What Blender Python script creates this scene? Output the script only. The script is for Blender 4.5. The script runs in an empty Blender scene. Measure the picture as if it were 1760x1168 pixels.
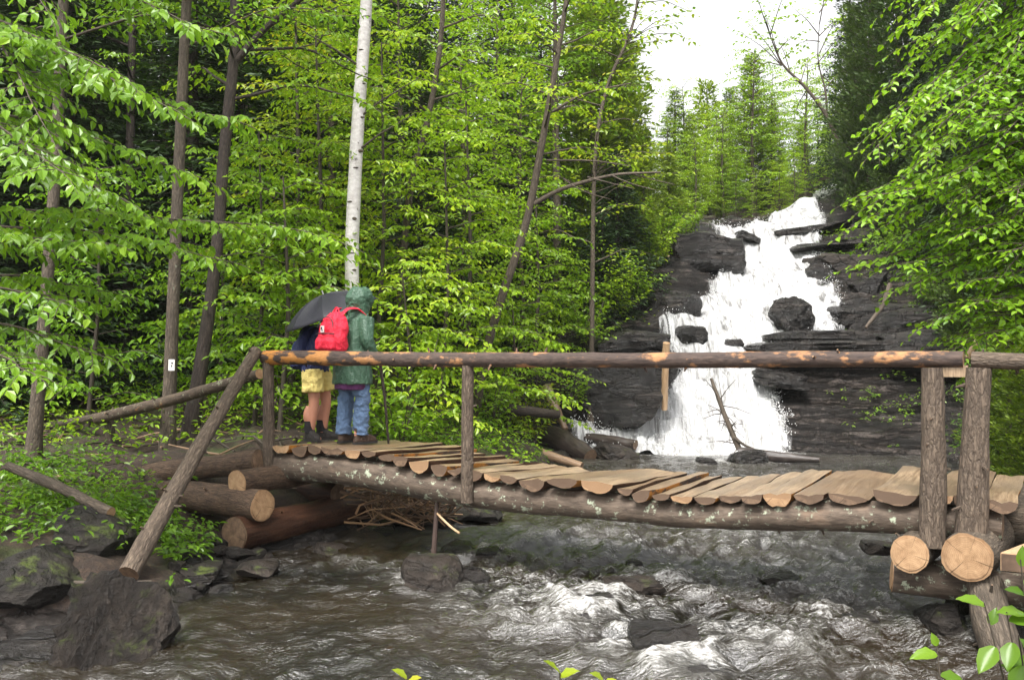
import bpy, bmesh, math, random
import numpy as np
from mathutils import Vector, Matrix

# ------------------------------------------------------------------ camera, world, sun, exposure
SC = bpy.context.scene
COL = SC.collection
CAMZ, FPX, HOR = 2.05, 1700.0, 600.0
cam_d = bpy.data.cameras.new('camera'); cam = bpy.data.objects.new('camera', cam_d); COL.objects.link(cam)
cam.location = (0, 0, CAMZ)
cam.rotation_euler = (math.radians(90) + math.atan(16 / FPX), 0, 0)
cam_d.sensor_width = 36.0; cam_d.lens = 36.0 * FPX / 1760.0
cam_d.clip_start = 0.05; cam_d.clip_end = 1000
SC.camera = cam

SUN_EL, SUN_AZ = math.radians(58), math.radians(200)
W = bpy.data.worlds.new('World'); SC.world = W; W.use_nodes = True
wn = W.node_tree; wn.nodes.clear()
sky = wn.nodes.new('ShaderNodeTexSky'); sky.sky_type = 'NISHITA'; sky.sun_disc = False
sky.sun_elevation = SUN_EL; sky.sun_rotation = SUN_AZ; sky.dust_density = 4.0; sky.air_density = 1.0
hsv = wn.nodes.new('ShaderNodeHueSaturation'); hsv.inputs['Saturation'].default_value = 0.06
bg = wn.nodes.new('ShaderNodeBackground'); bg.inputs['Strength'].default_value = 0.09
wo = wn.nodes.new('ShaderNodeOutputWorld')
wn.links.new(sky.outputs[0], hsv.inputs['Color']); wn.links.new(hsv.outputs[0], bg.inputs['Color'])
wn.links.new(bg.outputs[0], wo.inputs['Surface'])
sl = bpy.data.lights.new('sun', 'SUN'); sl.energy = 1.5; sl.angle = math.radians(25); sl.color = (1, 0.97, 0.92)
so = bpy.data.objects.new('sun', sl); COL.objects.link(so)
# a lamp shines along its -Z: sky azimuth measured from +Y clockwise
sd = Vector((math.sin(SUN_AZ) * math.cos(SUN_EL), math.cos(SUN_AZ) * math.cos(SUN_EL), math.sin(SUN_EL)))
so.rotation_euler = sd.to_track_quat('Z', 'Y').to_euler(); so.location = (0, 0, 40)
SC.view_settings.view_transform = 'Standard'; SC.view_settings.look = 'None'
SC.view_settings.gamma = 1.0; SC.view_settings.exposure = 2.1
SC.cycles.max_bounces = 8; SC.cycles.diffuse_bounces = 4; SC.cycles.transmission_bounces = 5
SC.cycles.glossy_bounces = 3; SC.cycles.transparent_max_bounces = 8
SC.cycles.use_denoising = True

# ------------------------------------------------------------------ helpers
def P(px, py, d):
    return np.array([(px - 880.0) / FPX * d, d, CAMZ - (py - HOR) / FPX * d])

def _hash(ix, iy, iz, seed):
    n = (ix * 374761393 + iy * 668265263 + iz * 1440662683 + seed * 974126177) & 0xffffffff
    n = ((n ^ (n >> 13)) * 1274126177) & 0xffffffff
    n = ((n ^ (n >> 15)) * 1103515245) & 0xffffffff
    return (n ^ (n >> 16)) / 4294967295.0

def vnoise(p, seed=0):
    p = np.asarray(p, float)
    i = np.floor(p).astype(np.int64); f = p - i; f = f * f * (3 - 2 * f)
    x, y, z = i[..., 0], i[..., 1], i[..., 2]
    r = 0
    for dx in (0, 1):
        wx = f[..., 0] if dx else 1 - f[..., 0]
        for dy in (0, 1):
            wy = f[..., 1] if dy else 1 - f[..., 1]
            for dz in (0, 1):
                wz = f[..., 2] if dz else 1 - f[..., 2]
                r = r + wx * wy * wz * _hash(x + dx, y + dy, z + dz, seed)
    return r * 2 - 1

def fbm(p, seed=0, octv=4, gain=0.5):
    p = np.asarray(p, float); a, r = 1.0, 0
    for k in range(octv):
        r = r + a * vnoise(p * (2.0 ** k) + 17.3 * k, seed + k); a *= gain
    return r

def nrm(v):
    v = np.asarray(v, float)
    return v / (np.linalg.norm(v, axis=-1, keepdims=True) + 1e-12)

ROOT = {}
def _props(o, label, cat, group=None, kind=None):
    if label: o['label'] = label
    if cat: o['category'] = cat
    if group: o['group'] = group
    if kind: o['kind'] = kind
    return o

def thing(name, label, cat, loc=(0, 0, 0), group=None, rotz=0.0, local=False):
    o = bpy.data.objects.new(name, None); COL.objects.link(o)
    o.empty_display_size = 0.1
    o.location = tuple(float(c) for c in loc); o.rotation_euler = (0, 0, rotz)
    ROOT[o.name] = np.zeros(3) if local else np.array(loc, float)
    return _props(o, label, cat, group)

def link_obj(name, me, parent=None):
    o = bpy.data.objects.new(name, me); COL.objects.link(o)
    if parent is not None:
        o.parent = parent; ROOT[o.name] = ROOT.get(parent.name, np.zeros(3))
    return o

class MB:
    """collects shapes into one mesh; attribute 'ax' holds a point in the piece's own grain space"""
    def __init__(self): self.V = []; self.F = []; self.M = []; self.A = []; self.n = 0
    def add(self, V, F, mat=0, A=None):
        V = np.asarray(V, float); self.V.append(V)
        self.A.append(V if A is None else np.asarray(A, float))
        for f in F: self.F.append(tuple(int(i) + self.n for i in f)); self.M.append(mat)
        self.n += len(V); return self
    def tube(self, pts, rad, n=10, mat=0, cap=None, rough=0.0, seed=0, freq=6.0, up=None, flat=1.0):
        pts = np.asarray(pts, float); m = len(pts)
        rad = np.full(m, float(rad)) if np.isscalar(rad) else np.asarray(rad, float)
        T = nrm(np.gradient(pts, axis=0))
        u = np.array([0, 0, 1.0]) if up is None else np.asarray(up, float)
        if abs(T[0] @ u) > 0.95: u = np.array([1.0, 0, 0])
        N = np.zeros_like(pts); b = nrm(np.cross(T[0], u)); N[0] = nrm(np.cross(b, T[0]))
        for i in range(1, m): N[i] = nrm(N[i - 1] - T[i] * (N[i - 1] @ T[i]))
        B = np.cross(T, N); th = np.arange(n) * 2 * math.pi / n
        L = np.concatenate([[0], np.cumsum(np.linalg.norm(np.diff(pts, axis=0), axis=1))])
        c, s = np.cos(th), np.sin(th)
        A = np.stack([np.outer(rad, c), np.outer(rad, s), np.repeat(L[:, None], n, 1)], -1)
        R = np.repeat(rad[:, None], n, 1)
        if rough: R = R * (1 + rough * fbm(A * np.array([freq * 2, freq * 2, freq]) + seed * 3.7, seed, 3))
        V = pts[:, None, :] + N[:, None, :] * (R * c)[..., None] + B[:, None, :] * (R * s * flat)[..., None]
        off = np.array([seed * 1.37 % 9, seed * 2.11 % 7, seed * 0.73 % 11])
        F = [(i * n + j, i * n + (j + 1) % n, (i + 1) * n + (j + 1) % n, (i + 1) * n + j) for i in range(m - 1) for j in range(n)]
        self.add(V.reshape(-1, 3), F, mat, (A + off).reshape(-1, 3))
        cm = mat if cap is None else cap
        if cap != -1:
            for e, o in ((0, 1), (m - 1, -1)):
                ring = V[e]; ctr = pts[e] - T[e] * 0.0
                VV = np.vstack([ring, ctr[None]]); AA = np.vstack([A[e] * [1, 1, 0] , [[0, 0, 0]]]) + off * [0, 0, 1]
                self.add(VV, [((j + 1) % n, j, n) if o == 1 else (j, (j + 1) % n, n) for j in range(n)], cm, AA)
        return self
    def loft(self, rings, n=20, mat=0, pw=2.0):
        """closed body from horizontal rings (cx, cy, cz, rx, ry)"""
        th = np.arange(n) * 2 * math.pi / n; V = []
        c, s = np.cos(th), np.sin(th); c = np.sign(c) * np.abs(c) ** (2 / pw); s = np.sign(s) * np.abs(s) ** (2 / pw)
        for (cx, cy, cz, rx, ry) in rings: V.append(np.stack([cx + rx * c, cy + ry * s, np.full(n, cz)], -1))
        m = len(rings); V = np.array(V)
        F = [(i * n + j, i * n + (j + 1) % n, (i + 1) * n + (j + 1) % n, (i + 1) * n + j) for i in range(m - 1) for j in range(n)]
        F.append(tuple(range(n))[::-1]); F.append(tuple((m - 1) * n + j for j in range(n)))
        return self.add(V.reshape(-1, 3), F, mat)
    def box(self, c, ax, ay, az, mat=0):
        """box with centre c and half-axis vectors"""
        c, ax, ay, az = (np.asarray(q, float) for q in (c, ax, ay, az))
        V = [c + i * ax + j * ay + k * az for k in (-1, 1) for j in (-1, 1) for i in (-1, 1)]
        F = [(0, 2, 3, 1), (4, 5, 7, 6), (0, 1, 5, 4), (2, 6, 7, 3), (0, 4, 6, 2), (1, 3, 7, 5)]
        return self.add(V, F, mat)
    def ball(self, c, r, nu=16, nv=10, mat=0):
        c = np.asarray(c, float); r = np.asarray(r, float) * np.ones(3); V = []; F = []
        for i in range(1, nv):
            ph = math.pi * i / nv
            for j in range(nu):
                t = 2 * math.pi * j / nu
                V.append(c + r * np.array([math.sin(ph) * math.cos(t), math.sin(ph) * math.sin(t), math.cos(ph)]))
        for i in range(nv - 2):
            for j in range(nu): F.append((i * nu + j, (i + 1) * nu + j, (i + 1) * nu + (j + 1) % nu, i * nu + (j + 1) % nu))
        V.append(c + r * [0, 0, 1]); V.append(c - r * [0, 0, 1]); k = (nv - 1) * nu
        for j in range(nu):
            F.append((k, j, (j + 1) % nu)); q = (nv - 2) * nu; F.append((k + 1, q + (j + 1) % nu, q + j))
        return self.add(V, F, mat)
    def arrays(self): return np.vstack(self.V), self.F, self.M, np.vstack(self.A)
    def mesh(self, name, mats, off=None, smooth=True, sharp=None):
        V, F, M, A = self.arrays()
        if off is not None: V = V - off
        me = bpy.data.meshes.new(name); me.from_pydata(V.tolist(), [], F)
        mats = mats if isinstance(mats, (list, tuple)) else [mats]
        for m in mats: me.materials.append(m)
        me.polygons.foreach_set('material_index', np.array(M, np.int32))
        me.polygons.foreach_set('use_smooth', np.full(len(F), smooth))
        at = me.attributes.new('ax', 'FLOAT_VECTOR', 'POINT'); at.data.foreach_set('vector', A.astype(np.float32).ravel())
        me.update()
        if sharp: me.set_sharp_from_angle(angle=math.radians(sharp))
        return me
    def build(self, name, mats, parent=None, smooth=True, sharp=40):
        off = ROOT.get(parent.name) if parent is not None else None
        return link_obj(name, self.mesh(name, mats, off, smooth, sharp), parent)

def fast_mesh(name, V, quads=None, tris=None, mats=(), smooth=False, attrs=None, matidx=None):
    me = bpy.data.meshes.new(name)
    V = np.asarray(V, np.float32); me.vertices.add(len(V)); me.vertices.foreach_set('co', V.ravel())
    li, ls, lt, p = [], [], [], 0
    for fa, k in ((quads, 4), (tris, 3)):
        if fa is None or len(fa) == 0: continue
        fa = np.asarray(fa, np.int32); li.append(fa.ravel())
        ls.append(p + np.arange(len(fa)) * k); lt.append(np.full(len(fa), k)); p += fa.size
    li = np.concatenate(li); ls = np.concatenate(ls)
    me.loops.add(len(li)); me.loops.foreach_set('vertex_index', li.astype(np.int32))
    me.polygons.add(len(ls)); me.polygons.foreach_set('loop_start', ls.astype(np.int32))
    me.polygons.foreach_set('use_smooth', np.full(len(ls), smooth))
    for m in mats: me.materials.append(m)
    if matidx is not None: me.polygons.foreach_set('material_index', np.asarray(matidx, np.int32))
    for k, v in (attrs or {}).items():
        v = np.asarray(v, np.float32)
        if v.ndim == 1: me.attributes.new(k, 'FLOAT', 'POINT').data.foreach_set('value', v)
        else: me.attributes.new(k, 'FLOAT_VECTOR', 'POINT').data.foreach_set('vector', v.ravel())
    me.update(calc_edges=True); me.validate()
    return me

def solid(mb, name, mats, parent, voxel=0.012, smooth_it=4, wrinkle=0.0, freq=9.0, seed=1, stretch=(1, 1, .45)):
    """fuse everything in mb to one continuous skin"""
    tmp = bpy.data.objects.new('tmp', mb.mesh('tmp', [])); COL.objects.link(tmp)
    r = tmp.modifiers.new('r', 'REMESH'); r.mode = 'VOXEL'; r.voxel_size = voxel
    if smooth_it:
        s = tmp.modifiers.new('s', 'SMOOTH'); s.factor = 0.5; s.iterations = smooth_it
    dg = bpy.context.evaluated_depsgraph_get(); dg.update()
    me = bpy.data.meshes.new_from_object(tmp.evaluated_get(dg))
    bpy.data.objects.remove(tmp)
    me.name = name; n = len(me.vertices)
    co = np.zeros(n * 3, np.float32); me.vertices.foreach_get('co', co); co = co.reshape(-1, 3).astype(float)
    if wrinkle:
        no = np.zeros(n * 3, np.float32); me.vertices.foreach_get('normal', no); no = no.reshape(-1, 3)
        w = 1 - np.abs(fbm(co * freq * np.array(stretch), seed, 3))
        co = co + no * ((w - 0.7) * wrinkle)[:, None]
    me.vertices.foreach_set('co', co.astype(np.float32).ravel())
    at = me.attributes.new('ax', 'FLOAT_VECTOR', 'POINT'); at.data.foreach_set('vector', co.astype(np.float32).ravel())
    me.materials.clear()
    for m in (mats if isinstance(mats, (list, tuple)) else [mats]): me.materials.append(m)
    me.polygons.foreach_set('use_smooth', np.full(len(me.polygons), True)); me.update()
    return link_obj(name, me, parent)

# ------------------------------------------------------------------ materials
def nd(t, typ, ins=None, **props):
    n = t.nodes.new('ShaderNode' + typ)
    for k, v in props.items(): setattr(n, k, v)
    for k, v in (ins or {}).items():
        if isinstance(v, bpy.types.NodeSocket): t.links.new(v, n.inputs[k])
        else: n.inputs[k].default_value = v
    return n
def rgb(c): return (c[0], c[1], c[2], 1.0)
def newmat(name):
    m = bpy.data.materials.new(name); m.use_nodes = True; t = m.node_tree; t.nodes.clear()
    out = t.nodes.new('ShaderNodeOutputMaterial'); return m, t, out
def ramp(t, fac, stops):
    n = nd(t, 'ValToRGB', {'Fac': fac}); e = n.color_ramp.elements
    while len(e) < len(stops): e.new(0.5)
    for i, (p, c) in enumerate(stops):
        e[i].position = p; e[i].color = rgb(c) if not np.isscalar(c) else (c, c, c, 1)
    return n.outputs['Color']
def mixc(t, fac, a, b, bt='MIX'):
    n = nd(t, 'MixRGB', {'Fac': fac}, blend_type=bt)
    for k, v in (('Color1', a), ('Color2', b)):
        if isinstance(v, bpy.types.NodeSocket): t.links.new(v, n.inputs[k])
        else: n.inputs[k].default_value = rgb(v)
    return n.outputs[0]
def mathn(t, op, a, b=0.0, c=None):
    n = t.nodes.new('ShaderNodeMath'); n.operation = op
    for i, v in enumerate((a, b) if c is None else (a, b, c)):
        if isinstance(v, bpy.types.NodeSocket): t.links.new(v, n.inputs[i])
        else: n.inputs[i].default_value = v
    return n.outputs[0]
def coords(t, attr='ax', scale=(1, 1, 1)):
    a = nd(t, 'Attribute', attribute_name=attr).outputs['Vector'] if attr else nd(t, 'TexCoord').outputs['Object']
    m = nd(t, 'Mapping', {'Vector': a, 'Scale': scale}); return m.outputs[0]
def noise(t, vec, scale, detail=4, rough=0.55, dist=0.0):
    return nd(t, 'TexNoise', {'Vector': vec, 'Scale': scale, 'Detail': detail, 'Roughness': rough, 'Distortion': dist}).outputs['Fac']
def princ(t, out, col, rough=0.7, bump=None, bstr=0.4, bdist=0.02, spec=0.4):
    p = nd(t, 'BsdfPrincipled')
    for k, v in (('Base Color', col), ('Roughness', rough), ('Specular IOR Level', spec)):
        if isinstance(v, bpy.types.NodeSocket): t.links.new(v, p.inputs[k])
        else: p.inputs[k].default_value = rgb(v) if k == 'Base Color' else v
    if bump is not None:
        b = nd(t, 'Bump', {'Height': bump, 'Strength': bstr, 'Distance': bdist}); t.links.new(b.outputs[0], p.inputs['Normal'])
    if out is not None: t.links.new(p.outputs[0], out.inputs['Surface'])
    return p

def m_bark(name, c1, c2, grain=(14, 14, 2.2), patch=None, lichen=None, rough=0.75, bdist=0.02, plates=True, fade=None):
    m, t, out = newmat(name)
    v = coords(t, 'ax', grain)
    n1 = noise(t, v, 2.2, 6, 0.65, 0.4); n2 = noise(t, coords(t, 'ax'), 3.0, 3)
    n3 = noise(t, coords(t, 'ax', (60, 60, 25)), 1.0, 4)
    col = ramp(t, n1, [(0.32, c1), (0.66, c2)])
    col = mixc(t, mathn(t, 'MULTIPLY', n3, 0.55), col, (c1[0] * .5, c1[1] * .5, c1[2] * .5))
    h = mathn(t, 'ADD', n1, mathn(t, 'MULTIPLY', n3, 0.5))
    if plates:
        cv = coords(t, 'ax', (34, 34, 9))
        wv = nd(t, 'VectorMath', {0: nd(t, 'TexNoise', {'Vector': cv, 'Scale': 1.3, 'Detail': 4}).outputs['Color'], 1: (1.6, 1.6, 1.6)}, operation='MULTIPLY').outputs[0]
        vo = nd(t, 'TexVoronoi', {'Vector': nd(t, 'VectorMath', {0: cv, 1: wv}, operation='ADD').outputs[0], 'Scale': 1.0}, feature='DISTANCE_TO_EDGE').outputs['Distance']
        pl = nd(t, 'MapRange', {'Value': vo, 'From Min': 0.0, 'From Max': 0.22}).outputs[0]
        h = mathn(t, 'ADD', h, mathn(t, 'MULTIPLY', pl, 0.5)); col = mixc(t, mathn(t, 'MULTIPLY', mathn(t, 'SUBTRACT', 1.0, pl), 0.5), col, (c1[0] * .4, c1[1] * .4, c1[2] * .4))
    if patch:
        pc, lo, hi, sc = patch
        pn = noise(t, coords(t, 'ax', (sc, sc, sc * .55)), 1.0, 5, 0.6)
        if fade:
            az = nd(t, 'SeparateXYZ', {'Vector': nd(t, 'Attribute', attribute_name='ax').outputs['Vector']}).outputs[2]
            g = nd(t, 'MapRange', {'Value': az, 'From Min': fade[0], 'From Max': fade[1], 'To Min': fade[2], 'To Max': 0.0}).outputs[0]
            pn = mathn(t, 'ADD', pn, g); pc = mixc(t, mathn(t, 'MULTIPLY', g, 1 / fade[2]), pc, fade[3])
        f = ramp(t, pn, [(lo, 0.0), (hi, 1.0)])
        col = mixc(t, f, col, mixc(t, mathn(t, 'MULTIPLY', n3, .8), pc, (.10, .05, .025)))
    if lichen:
        lc, lo, hi, sc = lichen
        f = ramp(t, noise(t, coords(t, 'ax', (sc, sc, sc)), 1.0, 6, 0.7), [(lo, 0.0), (hi, 1.0)])
        col = mixc(t, f, col, lc)
    princ(t, out, col, rough, h, 0.6, bdist, 0.35); return m

def m_cut(name, c1, c2):
    m, t, out = newmat(name)
    a = nd(t, 'Attribute', attribute_name='ax').outputs['Vector']
    sx = nd(t, 'SeparateXYZ', {'Vector': a})
    r = mathn(t, 'SQRT', mathn(t, 'ADD', mathn(t, 'MULTIPLY', sx.outputs[0], sx.outputs[0]), mathn(t, 'MULTIPLY', sx.outputs[1], sx.outputs[1])))
    nz = noise(t, a, 18, 4)
    rings = mathn(t, 'SINE', mathn(t, 'ADD', mathn(t, 'MULTIPLY', r, 520.0), mathn(t, 'MULTIPLY', nz, 9.0)))
    f = mathn(t, 'ADD', mathn(t, 'MULTIPLY', rings, 0.055), nz)
    col = ramp(t, f, [(0.25, c1), (0.75, c2)])
    ang = mathn(t, 'ARCTAN2', sx.outputs[1], sx.outputs[0])
    ck = nd(t, 'TexNoise', {'W': mathn(t, 'ADD', mathn(t, 'MULTIPLY', ang, 4.0), mathn(t, 'MULTIPLY', nz, .5)), 'Scale': 1.0, 'Detail': 2}, noise_dimensions='1D').outputs['Fac']
    ck = mathn(t, 'MULTIPLY', ramp(t, ck, [(0.64, 0.0), (0.68, 1.0)]), nd(t, 'MapRange', {'Value': r, 'From Min': 0.012, 'From Max': 0.05}).outputs[0])
    col = mixc(t, mathn(t, 'MULTIPLY', ck, .75), col, (c1[0] * .25, c1[1] * .22, c1[2] * .2))
    rim = nd(t, 'MapRange', {'Value': r, 'From Min': 0.10, 'From Max': 0.19}).outputs[0]
    col = mixc(t, mathn(t, 'MULTIPLY', rim, 0.35), col, (c1[0] * .5, c1[1] * .42, c1[2] * .4))
    princ(t, out, col, 0.6, f, 0.3, 0.01); return m

def m_board(name, c1, c2, c3):
    """weathered split wood: grain runs along ax.z"""
    m, t, out = newmat(name)
    g = noise(t, coords(t, 'ax', (45, 45, 2.0)), 1.0, 6, 0.7, 0.3); b = noise(t, coords(t, 'ax', (3, 3, 1.6)), 1.0, 4)
    fine = noise(t, coords(t, 'ax', (170, 170, 7)), 1.0, 3)
    col = ramp(t, g, [(0.36, c1), (0.60, c2)])
    col = mixc(t, ramp(t, b, [(0.42, 0.0), (0.62, 0.9)]), col, c3)
    rnd = nd(t, 'ObjectInfo').outputs['Random']
    col = mixc(t, mathn(t, 'MULTIPLY', rnd, 0.6), col, (c1[0] * .9, c1[1] * .82, c1[2] * .75))
    col = mixc(t, ramp(t, fine, [(0.56, 0.0), (0.72, 0.8)]), col, (c1[0] * .3, c1[1] * .28, c1[2] * .25))
    princ(t, out, col, 0.33, mathn(t, 'ADD', g, mathn(t, 'MULTIPLY', fine, .6)), 0.5, 0.012, 0.45); return m

def m_leaf(name, ca, cb, cc=None, gloss=0.5, trans=0.54, rough=0.32):
    m, t, out = newmat(name)
    isl = nd(t, 'NewGeometry').outputs['Random Per Island']
    oc = noise(t, nd(t, 'TexCoord').outputs['Object'], 0.9, 2)
    orn = nd(t, 'ObjectInfo').outputs['Random']
    f = mathn(t, 'ADD', mathn(t, 'ADD', mathn(t, 'MULTIPLY', isl, 0.6), mathn(t, 'MULTIPLY', mathn(t, 'SUBTRACT', oc, 0.3), 1.0)), mathn(t, 'MULTIPLY', mathn(t, 'SUBTRACT', orn, .5), .5))
    st = [(0.15, ca), (0.8, cb)]
    if cc is not None: st.append((0.97, cc))
    col = ramp(t, f, st)
    p = princ(t, None, col, rough, spec=gloss)
    tc = mixc(t, 1.0, col, (1.0, 1.0, 0.55), 'MULTIPLY')
    tr = nd(t, 'BsdfTranslucent', {'Color': tc})
    mx = nd(t, 'MixShader', {'Fac': trans, 1: p.outputs[0], 2: tr.outputs[0]})
    t.links.new(mx.outputs[0], out.inputs['Surface']); return m

def m_plain(name, col, rough=0.6, var=0.15, scale=20, spec=0.4, bstr=0.15, bdist=0.01):
    m, t, out = newmat(name)
    n = noise(t, nd(t, 'TexCoord').outputs['Object'], scale, 4)
    c = mixc(t, n, tuple(x * (1 - var) for x in col), tuple(min(1, x * (1 + var)) for x in col))
    princ(t, out, c, rough, n, bstr, bdist, spec); return m

def m_rock(name, c1, c2, c3, moss=0.0, wet=0.28, layers=7.0, lat=1.1, tiltr=0.06, bd=0.09, spec=0.5, crack=.6):
    m, t, out = newmat(name)
    v = nd(t, 'TexCoord').outputs['Object']
    a = nd(t, 'Mapping', {'Vector': v, 'Scale': (lat, lat, layers), 'Rotation': (tiltr, -0.1, 0)}).outputs[0]
    n1 = noise(t, a, 1.0, 8, 0.62, 0.6); n2 = noise(t, v, 2.3, 5); n3 = noise(t, v, 14, 8, 0.7); n4 = noise(t, nd(t, 'Mapping', {'Vector': v, 'Scale': (lat * 3, lat * 3, layers * 4), 'Rotation': (tiltr, -0.1, 0)}).outputs[0], 1.0, 6, .7, .4)
    col = ramp(t, mathn(t, 'ADD', mathn(t, 'MULTIPLY', n1, .45), mathn(t, 'ADD', mathn(t, 'MULTIPLY', n2, .2), mathn(t, 'MULTIPLY', n4, .35))), [(0.38, c1), (0.52, c2), (0.66, c3)])
    col = mixc(t, mathn(t, 'MULTIPLY', n3, 0.45), col, (c1[0] * .4, c1[1] * .4, c1[2] * .4))
    rg = nd(t, 'MapRange', {'Value': n2, 'From Min': 0.35, 'From Max': 0.7, 'To Min': wet, 'To Max': wet + 0.3}).outputs[0]
    if moss:
        nz = nd(t, 'SeparateXYZ', {'Vector': nd(t, 'NewGeometry').outputs['Normal']}).outputs[2]
        f = mathn(t, 'MULTIPLY', ramp(t, nz, [(0.45, 0.0), (0.85, 1.0)]), ramp(t, noise(t, v, 3.1, 6, .7), [(0.62 - moss * .3, 0.0), (0.74 - moss * .3, 1.0)]))
        col = mixc(t, f, col, mixc(t, n3, (0.05, 0.075, 0.012), (0.10, 0.13, 0.02)))
        rg = mathn(t, 'MAXIMUM', rg, mathn(t, 'MULTIPLY', f, 0.9))
    cd = nd(t, 'VectorMath', {0: nd(t, 'Mapping', {'Vector': v, 'Scale': (lat * 1.5, lat * 1.5, layers * 1.1), 'Rotation': (tiltr, -0.1, 0)}).outputs[0], 1: nd(t, 'VectorMath', {0: nd(t, 'TexNoise', {'Vector': v, 'Scale': 2.5, 'Detail': 5}).outputs['Color'], 1: (1.4, 1.4, 1.4)}, operation='MULTIPLY').outputs[0]}, operation='ADD').outputs[0]
    ce = nd(t, 'TexVoronoi', {'Vector': cd, 'Scale': 1.0}, feature='DISTANCE_TO_EDGE').outputs['Distance']
    ck = nd(t, 'MapRange', {'Value': ce, 'From Min': 0.0, 'From Max': 0.07, 'To Min': 1 - crack}).outputs[0]
    tone = nd(t, 'TexVoronoi', {'Vector': cd, 'Scale': 1.0}).outputs['Color']
    col = mixc(t, .5, col, mixc(t, 1.0, col, mixc(t, nd(t, 'SeparateXYZ', {'Vector': tone}).outputs[0], (1 - .7 * crack,) * 3, (1 + 1.4 * crack, 1 + 1.3 * crack, 1 + 1.2 * crack)), 'MULTIPLY'))
    col = mixc(t, ck, (c1[0] * .3, c1[1] * .3, c1[2] * .3), col)
    h = mathn(t, 'ADD', mathn(t, 'ADD', mathn(t, 'ADD', n1, mathn(t, 'MULTIPLY', n4, .7)), mathn(t, 'MULTIPLY', n3, 0.5)), mathn(t, 'MULTIPLY', ck, .5))
    princ(t, out, col, rg, h, 1.0, bd, spec); return m

M = {}
M['bark_grey'] = m_bark('bark_grey', (0.065, 0.048, 0.035), (0.17, 0.132, 0.098), lichen=((0.30, 0.31, 0.26), 0.66, 0.72, 9))
M['bark_post'] = m_bark('bark_post', (0.065, 0.045, 0.032), (0.20, 0.15, 0.108), (20, 20, 3.2), patch=((0.34, 0.16, 0.08), 0.70, 0.76, 11), lichen=((0.34, 0.34, 0.28), 0.70, 0.76, 10), bdist=0.03)
M['bark_beam'] = m_bark('bark_beam', (0.045, 0.031, 0.022), (0.15, 0.112, 0.082), (12, 12, 3), patch=((0.20, 0.15, 0.11), .6, .7, 3), lichen=((0.30, 0.33, 0.24), 0.57, 0.63, 11), plates=False, bdist=0.015)
M['bark_rail'] = m_bark('bark_rail', (0.030, 0.021, 0.018), (0.105, 0.070, 0.055), (16, 16, 4), patch=((0.46, 0.23, 0.10), 0.545, 0.615, 7.5), plates=False, bdist=0.016, fade=(8.1, 9.7, .08, (0.62, 0.25, 0.035)))
M['bark_orange'] = m_bark('bark_orange', (0.035, 0.022, 0.017), (0.12, 0.075, 0.05), (16, 16, 4), patch=((0.62, 0.25, 0.035), 0.46, 0.54, 5), plates=False, bdist=0.012)
M['bark_tree'] = m_bark('bark_tree', (0.055, 0.042, 0.030), (0.165, 0.128, 0.093), (16, 16, 3), lichen=((0.20, 0.22, 0.16), 0.64, 0.72, 6))
M['bark_dark'] = m_bark('bark_dark', (0.030, 0.022, 0.018), (0.085, 0.062, 0.048), (16, 16, 3), lichen=((0.13, 0.14, 0.11), 0.68, 0.76, 7))
M['bark_crib'] = m_bark('bark_crib', (0.024, 0.010, 0.006), (0.10, 0.046, 0.026), (14, 14, 2), patch=((0.12, 0.055, 0.03), 0.55, 0.66, 4), plates=False, rough=0.45)
M['birch'] = m_bark('birch_bark', (0.46, 0.42, 0.40), (0.74, 0.71, 0.69), (5, 5, 11), lichen=((0.07, 0.06, 0.055), 0.62, 0.66, 6), plates=False, rough=0.6, bdist=0.006)
M['twig'] = m_bark('twig_bark', (0.045, 0.034, 0.026), (0.10, 0.08, 0.06), plates=False)
M['cut'] = m_cut('cut_wood', (0.21, 0.118, 0.058), (0.40, 0.255, 0.14))
M['cut_old'] = m_cut('cut_wood_old', (0.060, 0.036, 0.022), (0.19, 0.122, 0.076))
M['board'] = m_board('split_wood', (0.135, 0.082, 0.046), (0.38, 0.275, 0.175), (0.18, 0.135, 0.092))
M['bark_ruddy'] = m_bark('ruddy_bark', (0.045, 0.026, 0.016), (0.16, 0.10, 0.062), (16, 16, 3))
M['peeled'] = m_board('peeled_wood', (0.36, 0.21, 0.11), (0.58, 0.40, 0.24), (0.44, 0.31, 0.19))
M['deadwood'] = m_board('dead_wood', (0.13, 0.075, 0.045), (0.30, 0.20, 0.125), (0.20, 0.14, 0.09))
M['soaked'] = m_bark('soaked_wood', (0.018, 0.013, 0.011), (0.075, 0.058, 0.05), (10, 10, 2), plates=False, rough=0.3)
M['leaf_beech'] = m_leaf('beech_leaves', (0.10, 0.215, 0.014), (0.22, 0.40, 0.024), (0.28, 0.45, 0.03))
M['leaf_maple'] = m_leaf('maple_leaves', (0.145, 0.275, 0.014), (0.32, 0.48, 0.024), (0.42, 0.53, 0.03))
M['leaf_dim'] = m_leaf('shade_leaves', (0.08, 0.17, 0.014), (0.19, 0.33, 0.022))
M['leaf_yellow'] = m_leaf('young_yellow_leaves', (0.13, 0.25, 0.018), (0.34, 0.42, 0.022), (0.48, 0.45, 0.03))
M['leaf_alder'] = m_leaf('alder_leaves', (0.115, 0.26, 0.014), (0.27, 0.48, 0.020), (0.34, 0.52, 0.03), gloss=0.5)
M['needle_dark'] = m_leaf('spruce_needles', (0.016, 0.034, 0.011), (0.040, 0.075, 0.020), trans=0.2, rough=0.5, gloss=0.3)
M['needle_cedar'] = m_leaf('cedar_sprays', (0.036, 0.070, 0.014), (0.085, 0.135, 0.026), trans=0.3, rough=0.5, gloss=0.3)
M['needle_light'] = m_leaf('fir_needles', (0.10, 0.165, 0.018), (0.25, 0.34, 0.034), trans=0.35, rough=0.5, gloss=0.3)
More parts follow.
